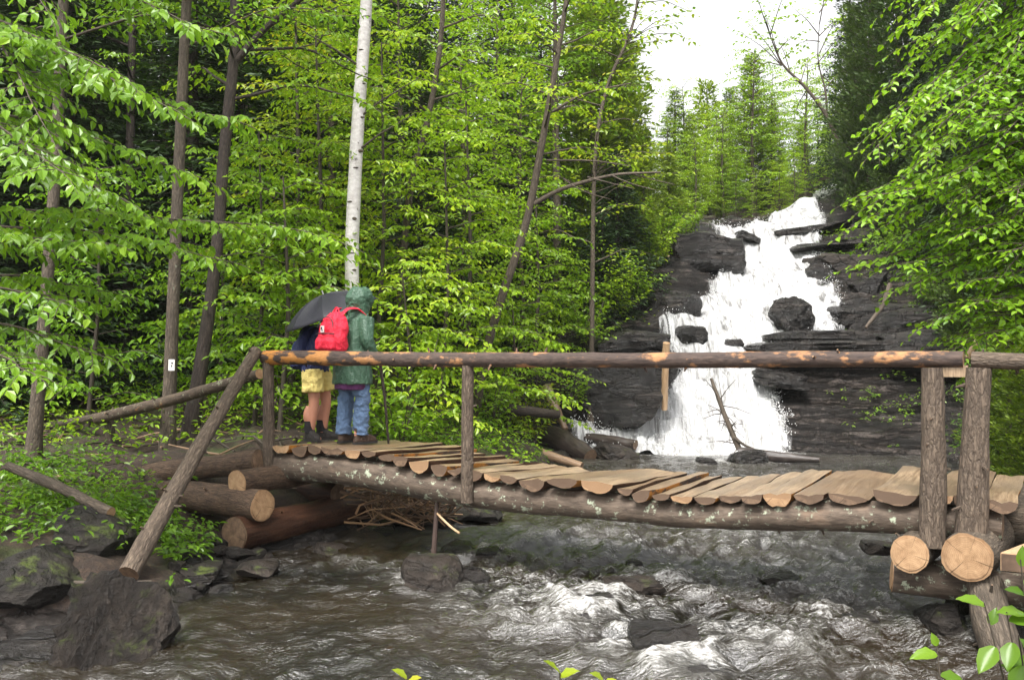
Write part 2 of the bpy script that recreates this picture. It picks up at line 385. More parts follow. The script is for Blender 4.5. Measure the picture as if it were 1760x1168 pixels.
M['plant'] = m_leaf('ground_plant_leaves', (0.06, 0.14, 0.012), (0.17, 0.32, 0.02), (0.24, 0.38, 0.03))
M['rock'] = m_rock('wet_rock', (0.006, 0.005, 0.0045), (0.019, 0.0155, 0.0135), (0.10, 0.084, 0.074), wet=0.14, spec=.5)
M['rock_warm'] = m_rock('brown_rock', (0.012, 0.009, 0.007), (0.034, 0.025, 0.019), (0.085, 0.066, 0.053), layers=3, moss=.12, bd=.10, wet=.35, spec=.4, crack=.45)
M['rock_groove'] = m_rock('grooved_rock', (0.006, 0.004, 0.003), (0.019, 0.013, 0.009), (0.085, 0.066, 0.052), layers=.5, moss=.2, lat=4.5, tiltr=.25, wet=.38, bd=.12, spec=.35, crack=.12)
M['rock_moss'] = m_rock('mossy_rock', (0.009, 0.007, 0.006), (0.027, 0.022, 0.018), (0.075, 0.062, 0.053), moss=0.30, layers=3, wet=0.45, bd=.10, spec=.3, crack=.5)
M['bark_moss'] = m_bark('mossy_bark', (0.035, 0.025, 0.018), (0.12, 0.085, 0.058), (16, 16, 4), patch=((0.45, 0.20, 0.05), 0.62, 0.68, 4), lichen=((0.22, 0.22, 0.15), 0.58, 0.64, 14), plates=False, bdist=0.015)
# ------------------------------------------------------------------ the ground, one sheet
FALL = [  # py, left px, right px, distance
    (362, 1350, 1388, 36.0), (378, 1330, 1392, 33.0), (393, 1262, 1402, 30.5), (402, 1215, 1404, 29.5), (418, 1258, 1404, 28.6), (450, 1262, 1398, 27.4),
    (475, 1252, 1412, 26.6), (500, 1222, 1425, 25.8), (530, 1190, 1442, 24.9), (560, 1156, 1452, 24.0), (580, 1140, 1420, 23.3),
    (596, 1146, 1330, 22.7), (612, 1168, 1296, 22.35), (640, 1182, 1300, 21.9), (680, 1150, 1325, 21.4), (715, 1105, 1338, 20.95),
    (745, 1040, 1345, 20.5), (762, 985, 1350, 20.1), (784, 1000, 1340, 19.3)]
CP = [  # x, y, z control points of the terrain
    (1,5,-.45),(2,5,-.45),(0,6,-.45),(1.5,7,-.45),(2.5,7,-.4),(-1,8,-.4),(.5,9,-.45),(2,9,-.45),(3,8.6,-.4),(.3,11,-.4),(2,11,-.45),(3.5,11,-.4),
    (2,14,-.45),(4,14,-.45),(6,14,-.3),(2,17,-.45),(4,17,-.45),(7,16.5,-.3),(2,19,-.4),(4,19,-.4),(6.5,18.5,-.3),(0,4,-.4),(-2,5,-.4),
    (-1.6,6.6,-.4),(-2,7.6,-.25),(-3,6.2,-.35),(-4,5.8,-.35),(-2.9,10,.08),(-3.3,9.2,.28),(-2.45,8.7,-.05),(-3.2,8,.3),(-4,8,.42),(-4,7.1,.12),
    (-2.2,9.6,-.15),(-1.7,11.2,-.1),(-5,9,.6),(-4,10.5,.5),(-3.5,11.3,.72),(-3.0,11.6,.85),(-3.4,12.4,.85),(-5,13,.75),(-7,12,.8),(-8,16,1.0),(-4,15,.9),(-2.4,13,.8),(-2.2,14.2,.8),
    (-1.2,13,.35),(-1,12.3,0),(-.3,12.5,.0),(.3,13.2,-.25),(-1,14.5,.6),(-.2,15,.42),(.2,17,.4),(.5,18.6,.15),(.9,17,-.1),(.8,15,-.25),
    (-2,18,1.3),(-1,20,1.3),(0,21.5,1.6),(-5,20,1.6),(-10,22,2.0),(-8,30,3.6),(-2,26,3.0),(0,28,4.2),(2,29,5.0),(-20,30,4),(-15,14,1.2),(-25,15,2),
    (-30,40,7),(0,45,8.5),(-15,50,9),(.6,19.9,.1),(1.0,20.7,1.75),(1.9,20.6,.15),(2.3,21.2,1.2),(3.0,21.3,1.0),(.6,22,2.1),(2.2,22.6,2.3),(2.9,23.4,2.6),
    (3.0,25,3.5),(4.1,25.8,3.75),(4.2,28,5.2),(5.0,29,5.6),(5.8,30,5.9),
    (5.6,20,.0),(7.8,18.6,.0),(7.0,22.6,1.9),(9.2,21.6,2.0),(6.4,20.8,.75),(8.3,20,.8),(9.4,24,3.0),(8.6,26,4.0),(9.0,27.6,4.8),(10.8,29,5.6),(10.4,31,6.2),(9.4,29.5,5.6),
    (6.75,14,.2),(9,13,1.0),(10,17,1.6),(12,20,3),(14,25,6),(20,20,5),(20,30,9),(12,8,2),(6,9,.5),(4.5,8.3,.1),(3.5,7,.02),(4.4,6.4,.5),(6,6,1.1),
    (4,4.5,.8),(4.5,11,-.05),(5.6,12,.1),(7,11,.8),(0,0,.5),(0,2,.3),(-3,3,.2),(3,2,.6),(-8,3,.4),(-8,6.5,.5),(-5.5,6.6,-.2),(-12,8,.8),
    (8,34,6.6),(10.5,34,7.0),(11.5,38,7.4),(8,45,8),(15,45,11),(25,40,14),(0,70,9),(20,70,10),(-30,70,13),(45,45,15),(-50,40,12),(-50,0,3),(50,0,6),(0,-6,.8),(-55,100,15),(0,105,10),(55,100,14)]
for (py, l, r, d) in FALL[:-1]:
    for q in ((l + r) / 2,):
        p = P(q, py, d); CP.append((p[0], p[1], p[2] - 0.28))
for (px, py, d) in [(1400, 700, 20.6), (1500, 660, 21.4), (1600, 700, 20.4), (1345, 620, 22.6)]:
    p = P(px, py, d); CP.append(tuple(p))
CP = np.array(CP)
_c = 0.55
_K = np.sqrt(((CP[:, None, :2] - CP[None, :, :2]) ** 2).sum(-1) + _c * _c)
_n = len(CP); _Pm = np.hstack([np.ones((_n, 1)), CP[:, :2]])
_A = np.block([[_K - np.eye(_n) * 0.06, _Pm], [_Pm.T, np.zeros((3, 3))]])
_w = np.linalg.solve(_A, np.concatenate([CP[:, 2], np.zeros(3)]))
def HT(x, y):
    """smooth terrain height"""
    x = np.asarray(x, float); y = np.asarray(y, float); sh = x.shape; x = x.ravel(); y = y.ravel(); r = np.empty(len(x))
    for a in range(0, len(x), 20000):
        X, Y = x[a:a + 20000], y[a:a + 20000]
        k = np.sqrt((X[:, None] - CP[None, :, 0]) ** 2 + (Y[:, None] - CP[None, :, 1]) ** 2 + _c * _c)
        r[a:a + 20000] = k @ _w[:_n] + _w[_n] + _w[_n + 1] * X + _w[_n + 2] * Y
    return r.reshape(sh)
def hz(x, y): return float(HT(np.array([x]), np.array([y]))[0])

gx = np.concatenate([np.linspace(-60, -9, 50, endpoint=False), np.linspace(-9, 13, 264), np.linspace(13, 60, 48)[1:]])
gy = np.concatenate([np.linspace(-8, 4, 24, endpoint=False), np.linspace(4, 17, 92, endpoint=False), np.linspace(17, 27, 170, endpoint=False), np.linspace(27, 34, 56), np.linspace(34, 110, 50)[1:]])
GX, GY = np.meshgrid(gx, gy); GZ = HT(GX, GY)
near_w = np.clip((GX + 2.5) / 2.5, 0, 1) * np.clip((GY - 17) / 2, 0, 1)            # bare rock round the falls
bank = np.clip(1 - np.abs(GZ - 0.02) / 0.22, 0, 1) * (GY < 24)
cx_right = np.clip((GX - 9.6 - np.clip((GY - 22) * .12, 0, 2)) / 1.5, 0, 1)
rockm = np.clip(np.maximum(near_w * (1 - cx_right) * np.clip((40 - GY) / 5, 0, 1), np.maximum(bank, GZ < -0.02)), 0, 1)
gp = np.stack([GX, GY, GZ], -1)
strata = .5 * np.tanh(2.5 * vnoise(np.stack([GX * .25, GY * .25, GZ * 3.2 + GX * .15], -1), 5)) + .35 * np.tanh(2.5 * vnoise(np.stack([GX * .5, GY * .5, GZ * 7 + GX * .4], -1), 6))
terr = np.clip((GX - 4.6) / .8, 0, 1) * np.clip((GY - 18.6) / .8, 0, 1) * np.clip((31 - GY) / 3, 0, 1) * (1 - cx_right) * (GZ > -.05)
kz = (GZ + .22 * fbm(np.stack([GX * .55, GY * .55, 0 * GX], -1), 13, 3) + .04 * GX) / (.21 + .05 * np.sin(GX * .7 + GY))
fr = kz - np.floor(kz); sm = np.clip((fr - .62) / .30, 0, 1); sm = sm * sm * (3 - 2 * sm)
GZ = GZ + terr * .21 * (np.floor(kz) + sm + .12 * fr - kz)
GZ = GZ + (0.10 * fbm(gp * 0.9, 3, 4) + 0.05 * fbm(gp * 3.5, 8, 3)) * (1 - .4 * rockm) + rockm * (1 - .65 * terr) * (0.48 * strata + 0.07 * fbm(gp * [2.2, 2.2, 2], 11, 3)) * np.clip((GY - 17) / 2, .15, 1)
def HG(x, y):
    """height of the finished ground sheet"""
    i = np.clip(np.searchsorted(gx, x) - 1, 0, len(gx) - 2); j = np.clip(np.searchsorted(gy, y) - 1, 0, len(gy) - 2)
    fx = np.clip((x - gx[i]) / (gx[i + 1] - gx[i]), 0, 1); fy = np.clip((y - gy[j]) / (gy[j + 1] - gy[j]), 0, 1)
    return (GZ[j, i] * (1 - fx) + GZ[j, i + 1] * fx) * (1 - fy) + (GZ[j + 1, i] * (1 - fx) + GZ[j + 1, i + 1] * fx) * fy
ny, nx = GX.shape
idx = np.arange(nx * ny).reshape(ny, nx)
Q = np.stack([idx[:-1, :-1], idx[:-1, 1:], idx[1:, 1:], idx[1:, :-1]], -1).reshape(-1, 4)

def m_ground():
    m, t, out = newmat('forest_floor')
    v = nd(t, 'TexCoord').outputs['Object']; rk = nd(t, 'Attribute', attribute_name='rockm').outputs['Fac']
    n1 = noise(t, v, 1.3, 5); n2 = noise(t, v, 9, 6, .7); n3 = noise(t, v, 45, 4, .7)
    soil = ramp(t, mathn(t, 'ADD', mathn(t, 'MULTIPLY', n2, .6), mathn(t, 'MULTIPLY', n3, .4)), [(0.34, (0.012, 0.007, 0.005)), (0.52, (0.040, 0.023, 0.014)), (0.70, (0.12, 0.075, 0.047))])
    moss = ramp(t, n1, [(0.54, 0.0), (0.66, 1.0)])
    soil = mixc(t, mathn(t, 'MULTIPLY', moss, .75), soil, mixc(t, n3, (0.03, 0.05, 0.01), (0.08, 0.12, 0.02)))
    a = nd(t, 'Mapping', {'Vector': v, 'Scale': (1.0, 1.0, 8.0), 'Rotation': (0.05, -0.08, 0)}).outputs[0]
    l1 = noise(t, a, 1.0, 8, .62, .6)
    rock = ramp(t, mathn(t, 'ADD', mathn(t, 'MULTIPLY', l1, .65), mathn(t, 'MULTIPLY', n2, .35)), [(0.38, (0.006, 0.005, 0.0045)), (0.53, (0.019, 0.0155, 0.0135)), (0.67, (0.11, 0.094, 0.085))])
    cd = nd(t, 'VectorMath', {0: nd(t, 'Mapping', {'Vector': v, 'Scale': (1.3, 1.3, 9.0), 'Rotation': (0.05, -0.08, 0)}).outputs[0], 1: nd(t, 'VectorMath', {0: nd(t, 'TexNoise', {'Vector': v, 'Scale': 2.5, 'Detail': 5}).outputs['Color'], 1: (1.4, 1.4, 1.4)}, operation='MULTIPLY').outputs[0]}, operation='ADD').outputs[0]
    ck = nd(t, 'MapRange', {'Value': nd(t, 'TexVoronoi', {'Vector': cd, 'Scale': 1.0}, feature='DISTANCE_TO_EDGE').outputs['Distance'], 'From Min': 0.0, 'From Max': 0.07}).outputs[0]
    tone = nd(t, 'SeparateXYZ', {'Vector': nd(t, 'TexVoronoi', {'Vector': cd, 'Scale': 1.0}).outputs['Color']}).outputs[0]
    rock = mixc(t, .5, rock, mixc(t, 1.0, rock, mixc(t, tone, (.3, .3, .3), (2.4, 2.3, 2.2)), 'MULTIPLY')); rock = mixc(t, mathn(t, 'ADD', mathn(t, 'MULTIPLY', ck, .6), .4), (.002, .0018, .0016), rock)
    rf = ramp(t, mathn(t, 'ADD', rk, mathn(t, 'MULTIPLY', mathn(t, 'SUBTRACT', n2, .5), .8)), [(0.42, 0.0), (0.58, 1.0)])
    col = mixc(t, rf, soil, rock)
    rough = nd(t, 'MapRange', {'Value': rf, 'To Min': 0.85, 'To Max': 0.16}).outputs[0]
    l2 = noise(t, nd(t, 'Mapping', {'Vector': v, 'Scale': (3.0, 3.0, 26.0), 'Rotation': (0.05, -0.08, 0)}).outputs[0], 1.0, 6, .7, .5)
    h = mathn(t, 'ADD', mathn(t, 'MULTIPLY', mathn(t, 'ADD', l1, mathn(t, 'ADD', mathn(t, 'MULTIPLY', l2, .7), mathn(t, 'MULTIPLY', ck, .3))), mathn(t, 'ADD', rf, .2)), mathn(t, 'MULTIPLY', n3, .4))
    princ(t, out, col, rough, h, 1.0, 0.10, 0.5); return m
ground = link_obj('ground', fast_mesh('ground', np.stack([GX, GY, GZ], -1).reshape(-1, 3), quads=Q, mats=[m_ground()], smooth=True, attrs={'rockm': rockm.ravel()}))
ground['kind'] = 'structure'

# ------------------------------------------------------------------ stream: a rippled sheet with broken white water and a painted pale sky sheen
def m_water():
    m, t, out = newmat('stream_water')
    v = nd(t, 'TexCoord').outputs['Object']; foam_sheen = nd(t, 'Attribute', attribute_name='foam').outputs['Fac']
    fl = nd(t, 'Attribute', attribute_name='flow').outputs['Vector']
    s1 = nd(t, 'Mapping', {'Vector': fl, 'Scale': (6.5, 9.5, 1)}).outputs[0]
    cr = nd(t, 'Attribute', attribute_name='crest').outputs['Fac']
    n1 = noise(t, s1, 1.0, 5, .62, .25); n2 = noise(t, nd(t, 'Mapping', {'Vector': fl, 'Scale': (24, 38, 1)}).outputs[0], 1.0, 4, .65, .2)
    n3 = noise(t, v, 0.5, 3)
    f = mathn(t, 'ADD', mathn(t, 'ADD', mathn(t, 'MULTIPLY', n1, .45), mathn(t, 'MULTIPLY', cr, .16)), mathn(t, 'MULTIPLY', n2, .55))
    th = mathn(t, 'SUBTRACT', 0.86, mathn(t, 'MULTIPLY', foam_sheen, 0.46))
    sky_sheen = mathn(t, 'MULTIPLY', nd(t, 'MapRange', {'Value': f, 'From Min': 0.44, 'From Max': 0.60}).outputs[0], nd(t, 'MapRange', {'Value': foam_sheen, 'From Min': 0.06, 'From Max': 0.5}).outputs[0])
    foam = nd(t, 'MapRange', {'Value': mathn(t, 'SUBTRACT', f, th), 'From Min': 0.0, 'From Max': 0.24}).outputs[0]  # white foam; its fine flecks also paint sky glints on the ripples
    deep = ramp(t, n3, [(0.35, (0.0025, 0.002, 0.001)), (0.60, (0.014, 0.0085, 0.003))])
    deep = mixc(t, sky_sheen, deep, mixc(t, n2, (0.030, 0.026, 0.020), (0.135, 0.13, 0.118)))  # silvery sky reflection painted into the water colour as streaky grey
    col = mixc(t, mathn(t, 'MULTIPLY', foam, nd(t, 'MapRange', {'Value': foam_sheen, 'From Min': 0.42, 'From Max': 1.0, 'To Min': 0.35, 'To Max': 1.0}).outputs[0]), deep, mixc(t, ramp(t, n2, [(.35, 0.0), (.65, 1.0)]), (0.34, 0.31, 0.27), (0.86, 0.86, 0.85)))
    rough = nd(t, 'MapRange', {'Value': foam, 'To Min': 0.04, 'To Max': 0.35}).outputs[0]
    h = mathn(t, 'ADD', n1, mathn(t, 'MULTIPLY', n2, .6))
    p = princ(t, out, col, rough, h, 0.75, 0.045, .8); p.inputs['IOR'].default_value = 1.6
    return m
wx = np.linspace(-9, 12.5, 560); wy = np.concatenate([np.linspace(1.5, 12, 330, endpoint=False), np.linspace(12, 21.3, 190)])
WX, WY = np.meshgrid(wx, wy)
cxl = np.interp(WY, [1, 6, 9, 12, 17, 21], [1.2, 1.2, 1.0, 1.6, 3.6, 4.6])       # stream centre line
sx = WX - cxl; flow = np.stack([sx + 0.35 * fbm(np.stack([WX * .5, WY * .5, 0 * WX], -1), 21, 2), WY, 0 * WX], -1)
rdg = lambda q, s, o: 1 - np.abs(fbm(q, s, o)) * 1.6
wz = 0.050 * fbm(flow * [1.8, 1.0, 1], 31, 3) + 0.045 * rdg(flow * [2.6, 2.4, 1], 41, 2) + 0.024 * rdg(flow * [6, 5, 1], 51, 2) + 0.015 * fbm(flow * [13, 11, 1], 55, 2) - .05
def bump2(x, y, sxx, syy): return np.exp(-((WX - x) / sxx) ** 2 - ((WY - y) / syy) ** 2)
rap = np.clip(bump2(1.1, 10.2, 1.5, 1.6) + .8 * bump2(2.0, 8.6, 1.6, 1.3) + .75 * bump2(1.6, 7.2, 1.9, 1.2) + .5 * bump2(0.0, 8.8, 1.2, .9), 0, 1)
calm = np.clip(bump2(-1.6, 8.1, 1.3, .9) + .8 * bump2(-1.5, 7.0, 1.0, .6), 0, 1)
wz = wz * (0.75 + 0.8 * rap - .40 * calm) * np.clip(1 - (WY - 13) / 9, .35, 1)
near_fall = np.clip(1 - (np.hypot((WX - 4.1) / 2.6, (WY - 20.6) / 2.4)), 0, 1)
foam = np.clip(0.30 * rap - 0.22 * calm + 0.20 + .16 * np.clip((WX + .2) / 2, -.5, 1) + 1.9 * near_fall + 0.36 * fbm(flow * [.9, .5, 1], 61, 3) * (rap * .8 + .25)  # partly real foam, partly mask for the painted sky sheen, stronger to the right
               + .55 * bump2(-1.0, 9.5, .9, .25) + .45 * bump2(-.1, 8.95, .5, .2) + .5 * bump2(1.4, 10.5, 1.4, .45) + .3 * bump2(.3, 9.1, .8, .5), 0, 1.6)
for (px_, py_, d_, r_) in [(742, 1010, 8.6, .30), (1098, 1010, 8.5, .32), (1012, 1040, 8, .24), (1090, 980, 9.3, .12), (1148, 1130, 6.7, .28), (1180, 1165, 6.3, .2), (1340, 998, 8.8, .2), (1478, 1072, 7.6, .16), (785, 955, 10, .2), (838, 960, 9.9, .16), (1632, 1095, 7.2, .2), (1215, 800, 17.6, .2), (1282, 800, 17.8, .4)]:
    q_ = P(px_, py_, d_); rr_ = np.hypot(WX - q_[0], WY - q_[1] - .1); foam = foam + .38 * np.exp(-((rr_ - r_ * 1.15) / .11) ** 2) * np.clip(.6 + (WY - q_[1]) / r_, .15, 1)
    wz = wz + .05 * np.exp(-((rr_ - r_ * 1.1) / .12) ** 2)
foam = np.minimum(foam, .70 + 1.0 * near_fall)
foam = np.maximum(foam, np.clip((WY - 14) / 3, 0, 1) * .56 + .0)  # raised over the pool to paint its silvery sheen, beyond real foam
wz = wz + near_fall * 0.12 * np.abs(fbm(flow * [2.5, 2.5, 1], 71, 3))
iw = np.arange(WX.size).reshape(WX.shape)
WQ = np.stack([iw[:-1, :-1], iw[:-1, 1:], iw[1:, 1:], iw[1:, :-1]], -1).reshape(-1, 4)
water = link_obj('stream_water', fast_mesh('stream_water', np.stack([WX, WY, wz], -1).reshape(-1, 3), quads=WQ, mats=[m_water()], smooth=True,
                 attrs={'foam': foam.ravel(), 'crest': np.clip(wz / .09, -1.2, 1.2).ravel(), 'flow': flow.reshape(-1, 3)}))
water['kind'] = 'structure'

# ------------------------------------------------------------------ waterfall: a lumpy white sheet down the ledges
def m_fall():
    m, t, out = newmat('falling_water')
    fl = nd(t, 'Attribute', attribute_name='flow').outputs['Vector']; th = nd(t, 'Attribute', attribute_name='thin').outputs['Fac']
    n1 = noise(t, nd(t, 'Mapping', {'Vector': fl, 'Scale': (4.2, 1.0, 1)}).outputs[0], 1.0, 6, .62, .9)
    n2 = noise(t, nd(t, 'Mapping', {'Vector': fl, 'Scale': (20, 3.6, 1)}).outputs[0], 1.0, 5, .65, .6)
    f = mathn(t, 'ADD', mathn(t, 'MULTIPLY', n1, .64), mathn(t, 'MULTIPLY', n2, .36))
    hole = nd(t, 'MapRange', {'Value': mathn(t, 'SUBTRACT', f, th), 'From Min': -0.14, 'From Max': 0.14}).outputs[0]
    col = ramp(t, f, [(0.35, (0.19, 0.18, 0.17)), (0.45, (0.47, 0.465, 0.46)), (0.56, (0.74, 0.74, 0.74))])
    p = princ(t, None, col, 0.5, mathn(t, 'ADD', n1, mathn(t, 'MULTIPLY', n2, .6)), 0.9, 0.30, 0.3)
    tr = nd(t, 'BsdfTransparent'); mx = nd(t, 'MixShader', {'Fac': hole, 1: tr.outputs[0], 2: p.outputs[0]})
    t.links.new(mx.outputs[0], out.inputs['Surface']); return m
FA = np.array(FALL, float)
nr, nc = 380, 160
tt = np.linspace(0, len(FA) - 1, nr); k = np.arange(len(FA))
py = np.interp(tt, k, FA[:, 0]); lp = np.interp(tt, k, FA[:, 1]); rp = np.interp(tt, k, FA[:, 2]); dd = np.interp(tt, k, FA[:, 3])
edge = lambda s: 10 * fbm(np.stack([py / 14, 0 * py + s, 0 * py], -1), s, 3)
lp = lp - 14 + edge(3); rp = rp + 14 + edge(9)
u = np.linspace(0, 1, nc)
PX = lp[:, None] + (rp - lp)[:, None] * u[None]
D = np.repeat(dd[:, None], nc, 1) + 0.0
FX = (PX - 880) / FPX * D; FY = D.copy(); FZ = np.repeat((CAMZ - (py - HOR) / FPX * dd)[:, None], nc, 1)
ln = np.concatenate([[0], np.cumsum(np.hypot(np.diff(dd), np.diff(CAMZ - (py - HOR) / FPX * dd)))])
ffl = np.stack([FX, np.repeat(ln[:, None], nc, 1), 0 * FX], -1)
ed = np.minimum(u, 1 - u)[None] * 2 * np.ones((nr, 1))
lump = 0.20 * fbm(ffl * [1.2, 1.6, 1], 81, 3) + 0.09 * fbm(ffl * [5, 2.2, 1], 91, 3)
FY = FY - lump * .35
gz = HG(FX, FY)
FZ = np.maximum(FZ + lump * .8, gz + 0.13 + 0.25 * np.abs(lump)) - np.clip(.10 - ed, 0, 1) * .8
rightthin = np.clip((u[None] - .62) * 2.2, 0, 1) * np.clip(1 - np.abs(py[:, None] - 500) / 90, 0, 1)
thin = 0.30 + .34 * np.clip(1 - ed / .30, 0, 1) ** 1.5 + .14 * rightthin
thin[py > 600] -= .05
fi = np.arange(nr * nc).reshape(nr, nc)
FQ = np.stack([fi[:-1, :-1], fi[1:, :-1], fi[1:, 1:], fi[:-1, 1:]], -1).reshape(-1, 4)
fall = link_obj('waterfall', fast_mesh('waterfall', np.stack([FX, FY, FZ], -1).reshape(-1, 3), quads=FQ, mats=[m_fall()], smooth=True,
                attrs={'flow': ffl.reshape(-1, 3), 'thin': thin.ravel()}))
fall['kind'] = 'structure'
# spray thrown up along the edges and foot of the falls
rs_ = np.random.default_rng(4); sp = []
for _ in range(5000):
    i = int(rs_.integers(20, nr - 2)); e = rs_.uniform() < .55
    j = int(np.clip(6 + abs(rs_.normal(0, 9)), 0, nc - 1)); j = j if rs_.uniform() < .5 else nc - 1 - j
    if not e: i = int(rs_.integers(nr - 90, nr - 1)); j = int(rs_.integers(0, nc))
    sp.append([FX[i, j] + rs_.normal(0, .06), FY[i, j] - abs(rs_.normal(0, .08)), FZ[i, j] + .02 + abs(rs_.normal(0, .07))])
sp = np.array(sp); sr = rs_.uniform(.003, .011, len(sp))[:, None]
oc = np.array([[1, 0, 0], [-1, 0, 0], [0, 1, 0], [0, -1, 0], [0, 0, 1.3], [0, 0, -1.3]]); SV = (sp[:, None] + oc[None] * sr[:, None]).reshape(-1, 3)
st_ = np.array([[0, 2, 4], [2, 1, 4], [1, 3, 4], [3, 0, 4], [2, 0, 5], [1, 2, 5], [3, 1, 5], [0, 3, 5]]); ST = (np.arange(len(sp))[:, None, None] * 6 + st_[None]).reshape(-1, 3)
spr = link_obj('spray', fast_mesh('spray', SV, tris=ST, mats=[m_plain('spray_drops', (.85, .85, .85), .5, .02)], smooth=True)); _props(spr, 'white spray thrown up along the edges and foot of the falls', 'spray', None, 'stuff')
# upper step of the stream, seen past the trees at the top
UP = [(350, 1402, 1455, 40), (368, 1385, 1440, 38), (386, 1378, 1412, 36)]
UA = np.array(UP, float); tt = np.linspace(0, 2, 50); k = np.arange(3)
py = np.interp(tt, k, UA[:, 0]); lp = np.interp(tt, k, UA[:, 1]); rp = np.interp(tt, k, UA[:, 2]); dd = np.interp(tt, k, UA[:, 3])
u = np.linspace(0, 1, 24); PX = lp[:, None] + (rp - lp)[:, None] * u; D = np.repeat(dd[:, None], 24, 1)
X3 = (PX - 880) / FPX * D; Z3 = CAMZ - (np.repeat(py[:, None], 24, 1) - HOR) / FPX * D
uf = np.stack([X3, D, 0 * D], -1); Z3 = np.maximum(Z3, HG(X3, D) + .12) + .08 * fbm(uf * 3, 5, 2)
ui = np.arange(50 * 24).reshape(50, 24); UQ = np.stack([ui[:-1, :-1], ui[1:, :-1], ui[1:, 1:], ui[:-1, 1:]], -1).reshape(-1, 4)
upf = link_obj('upper_waterfall', fast_mesh('upper_waterfall', np.stack([X3, D, Z3], -1).reshape(-1, 3), quads=UQ, mats=[fall.data.materials[0]], smooth=True,
               attrs={'flow': uf.reshape(-1, 3), 'thin': np.full(50 * 24, .3)}))
upf['kind'] = 'structure'

# ------------------------------------------------------------------ rocks
_ico = None
def rock(name, label, cat, c, size, seed, mat='rock', rotz=0.0, tilt=(0, 0), boxy=0.5, cuts=7, lay=0.06, group=None, rough=0.10, groove=0.0):
    """faceted, layered stone centred on c with half sizes 'size'"""
    global _ico
    if _ico is None:
        bm = bmesh.new(); bmesh.ops.create_icosphere(bm, subdivisions=5, radius=1.0)
        bm.verts.ensure_lookup_table(); _ico = (np.array([v.co[:] for v in bm.verts]), np.array([[v.index for v in f.verts] for f in bm.faces])); bm.free()
    V, F = _ico; V = V.copy(); rng = np.random.default_rng(seed)
    mx = np.abs(V).max(1, keepdims=True); V = V * (1 - boxy) + V / mx * boxy
    for _ in range(cuts):
        n = nrm(rng.normal(size=3)); dd = rng.uniform(.62, .95); s = V @ n - dd
        V = V - np.clip(s, 0, None)[:, None] * n * 0.92
    size = np.asarray(size, float)
    S = V * size
    s1 = 1.0 / max(size.max(), .2)
    n = nrm(V / size)
    S = S + n * (rough * 1.2 * size.min() * fbm(S * s1 * 2.2 + seed * 5.1, seed, 5, .62))[:, None]
    if groove:
        gq = fbm(np.stack([S[:, 0] * 9, S[:, 1] * 9, S[:, 2] * .45 + .3 * S[:, 0]], -1), seed + 20, 2, .5); S = S - n * (groove * np.clip(np.abs(gq) * 2.2, 0, 1) * np.clip(1.2 - np.abs(n[:, 2]), 0, 1))[:, None]
    zq = S[:, 2] / max(size[2], .05); q1 = np.stack([S[:, 0] * s1 * .8 + seed, S[:, 1] * s1 * .8, zq * 1.9], -1); q2 = np.stack([S[:, 0] * s1 * 2 + seed, S[:, 1] * s1 * 2, zq * 5.5], -1)
    st = .8 * np.tanh(3 * vnoise(q1, seed + 3)) + .45 * np.tanh(3 * vnoise(q2, seed + 4))
    out2 = S * [1, 1, 0]; out2 = out2 / (np.linalg.norm(out2, axis=1, keepdims=True) + 1e-6)
    S = S + out2 * (st * lay * size[:2].min() * (.6 + .6 * fbm(S * s1 * 1.7, seed + 9, 2)))[:, None]
    R = np.array((Matrix.Rotation(rotz, 3, 'Z') @ Matrix.Rotation(tilt[0], 3, 'X') @ Matrix.Rotation(tilt[1], 3, 'Y')))
    S = S @ R.T
    me = fast_mesh(name, S, tris=F, mats=[M[mat]], smooth=True); me.set_sharp_from_angle(angle=math.radians(32))
    o = bpy.data.objects.new(name, me); COL.objects.link(o); o.location = tuple(float(q) for q in c)
    return _props(o, label, cat, group)
def rockp(name, label, cat, px, py, d, hw, hh, dep, seed, **k):
    """stone seen at pixel (px, py), half width and half height in pixels, half depth in metres"""
    c = P(px, py, d); c[1] += dep * .3
    return rock(name, label, cat, c, (hw * d / FPX, dep, hh * d / FPX), seed, **k)
R_ = rockp
R_('rock_ledge', 'big dark rock block at the crest left of the falls', 'rock', 1206, 452, 27.6, 62, 46, 1.6, 1, tilt=(0, .08), boxy=.75, cuts=5, lay=.1)
R_('flat_rock', 'flat wet slab lying on the crest where the left edge of the falls begins', 'rock', 1222, 412, 28.0, 50, 12, .8, 2, tilt=(0, .12), boxy=.8)
R_('flat_rock', 'small dark slab standing out of the foam at the top of the falls', 'rock', 1288, 408, 28.3, 22, 9, .4, 3, tilt=(0, .2), boxy=.7)
R_('rock_ledge', 'layered black rock bank left of the cascade below the crest block', 'rock', 1135, 535, 24.6, 68, 48, 1.5, 4, boxy=.5, tilt=(.1, .25))
R_('rock_ledge', 'broad sheer black rock face above the pool left of the lower fall', 'rock', 1052, 680, 20.9, 112, 62, 1.3, 5, tilt=(-.12, -.06), boxy=.85, cuts=4, lay=.05)
R_('rock_ledge', 'low dark ledge behind the handrail at the foot of the left rock bank', 'rock', 1085, 594, 21.6, 66, 26, 1.0, 6, tilt=(0, .05), boxy=.75)
R_('boulder', 'dark wet boulder splitting the cascade just left of its right arm', 'rock', 1362, 548, 23.5, 36, 36, .5, 7, tilt=(.1, .1), boxy=.45)
R_('boulder', 'small black boulder in the white water at the left edge of the cascade', 'rock', 1190, 580, 22.9, 28, 22, .5, 8, boxy=.3)
R_('boulder', 'rounded stone in the foam just above the lower fall', 'rock', 1262, 590, 22.9, 18, 10, .35, 9, boxy=.3)
R_('rock_ledge', 'brown overhanging block right of the falls with a thin spill over it', 'rock', 1448, 468, 27.0, 60, 34, 1.1, 10, mat='rock_warm', boxy=.85, cuts=4, tilt=(.08, 0), lay=.05)
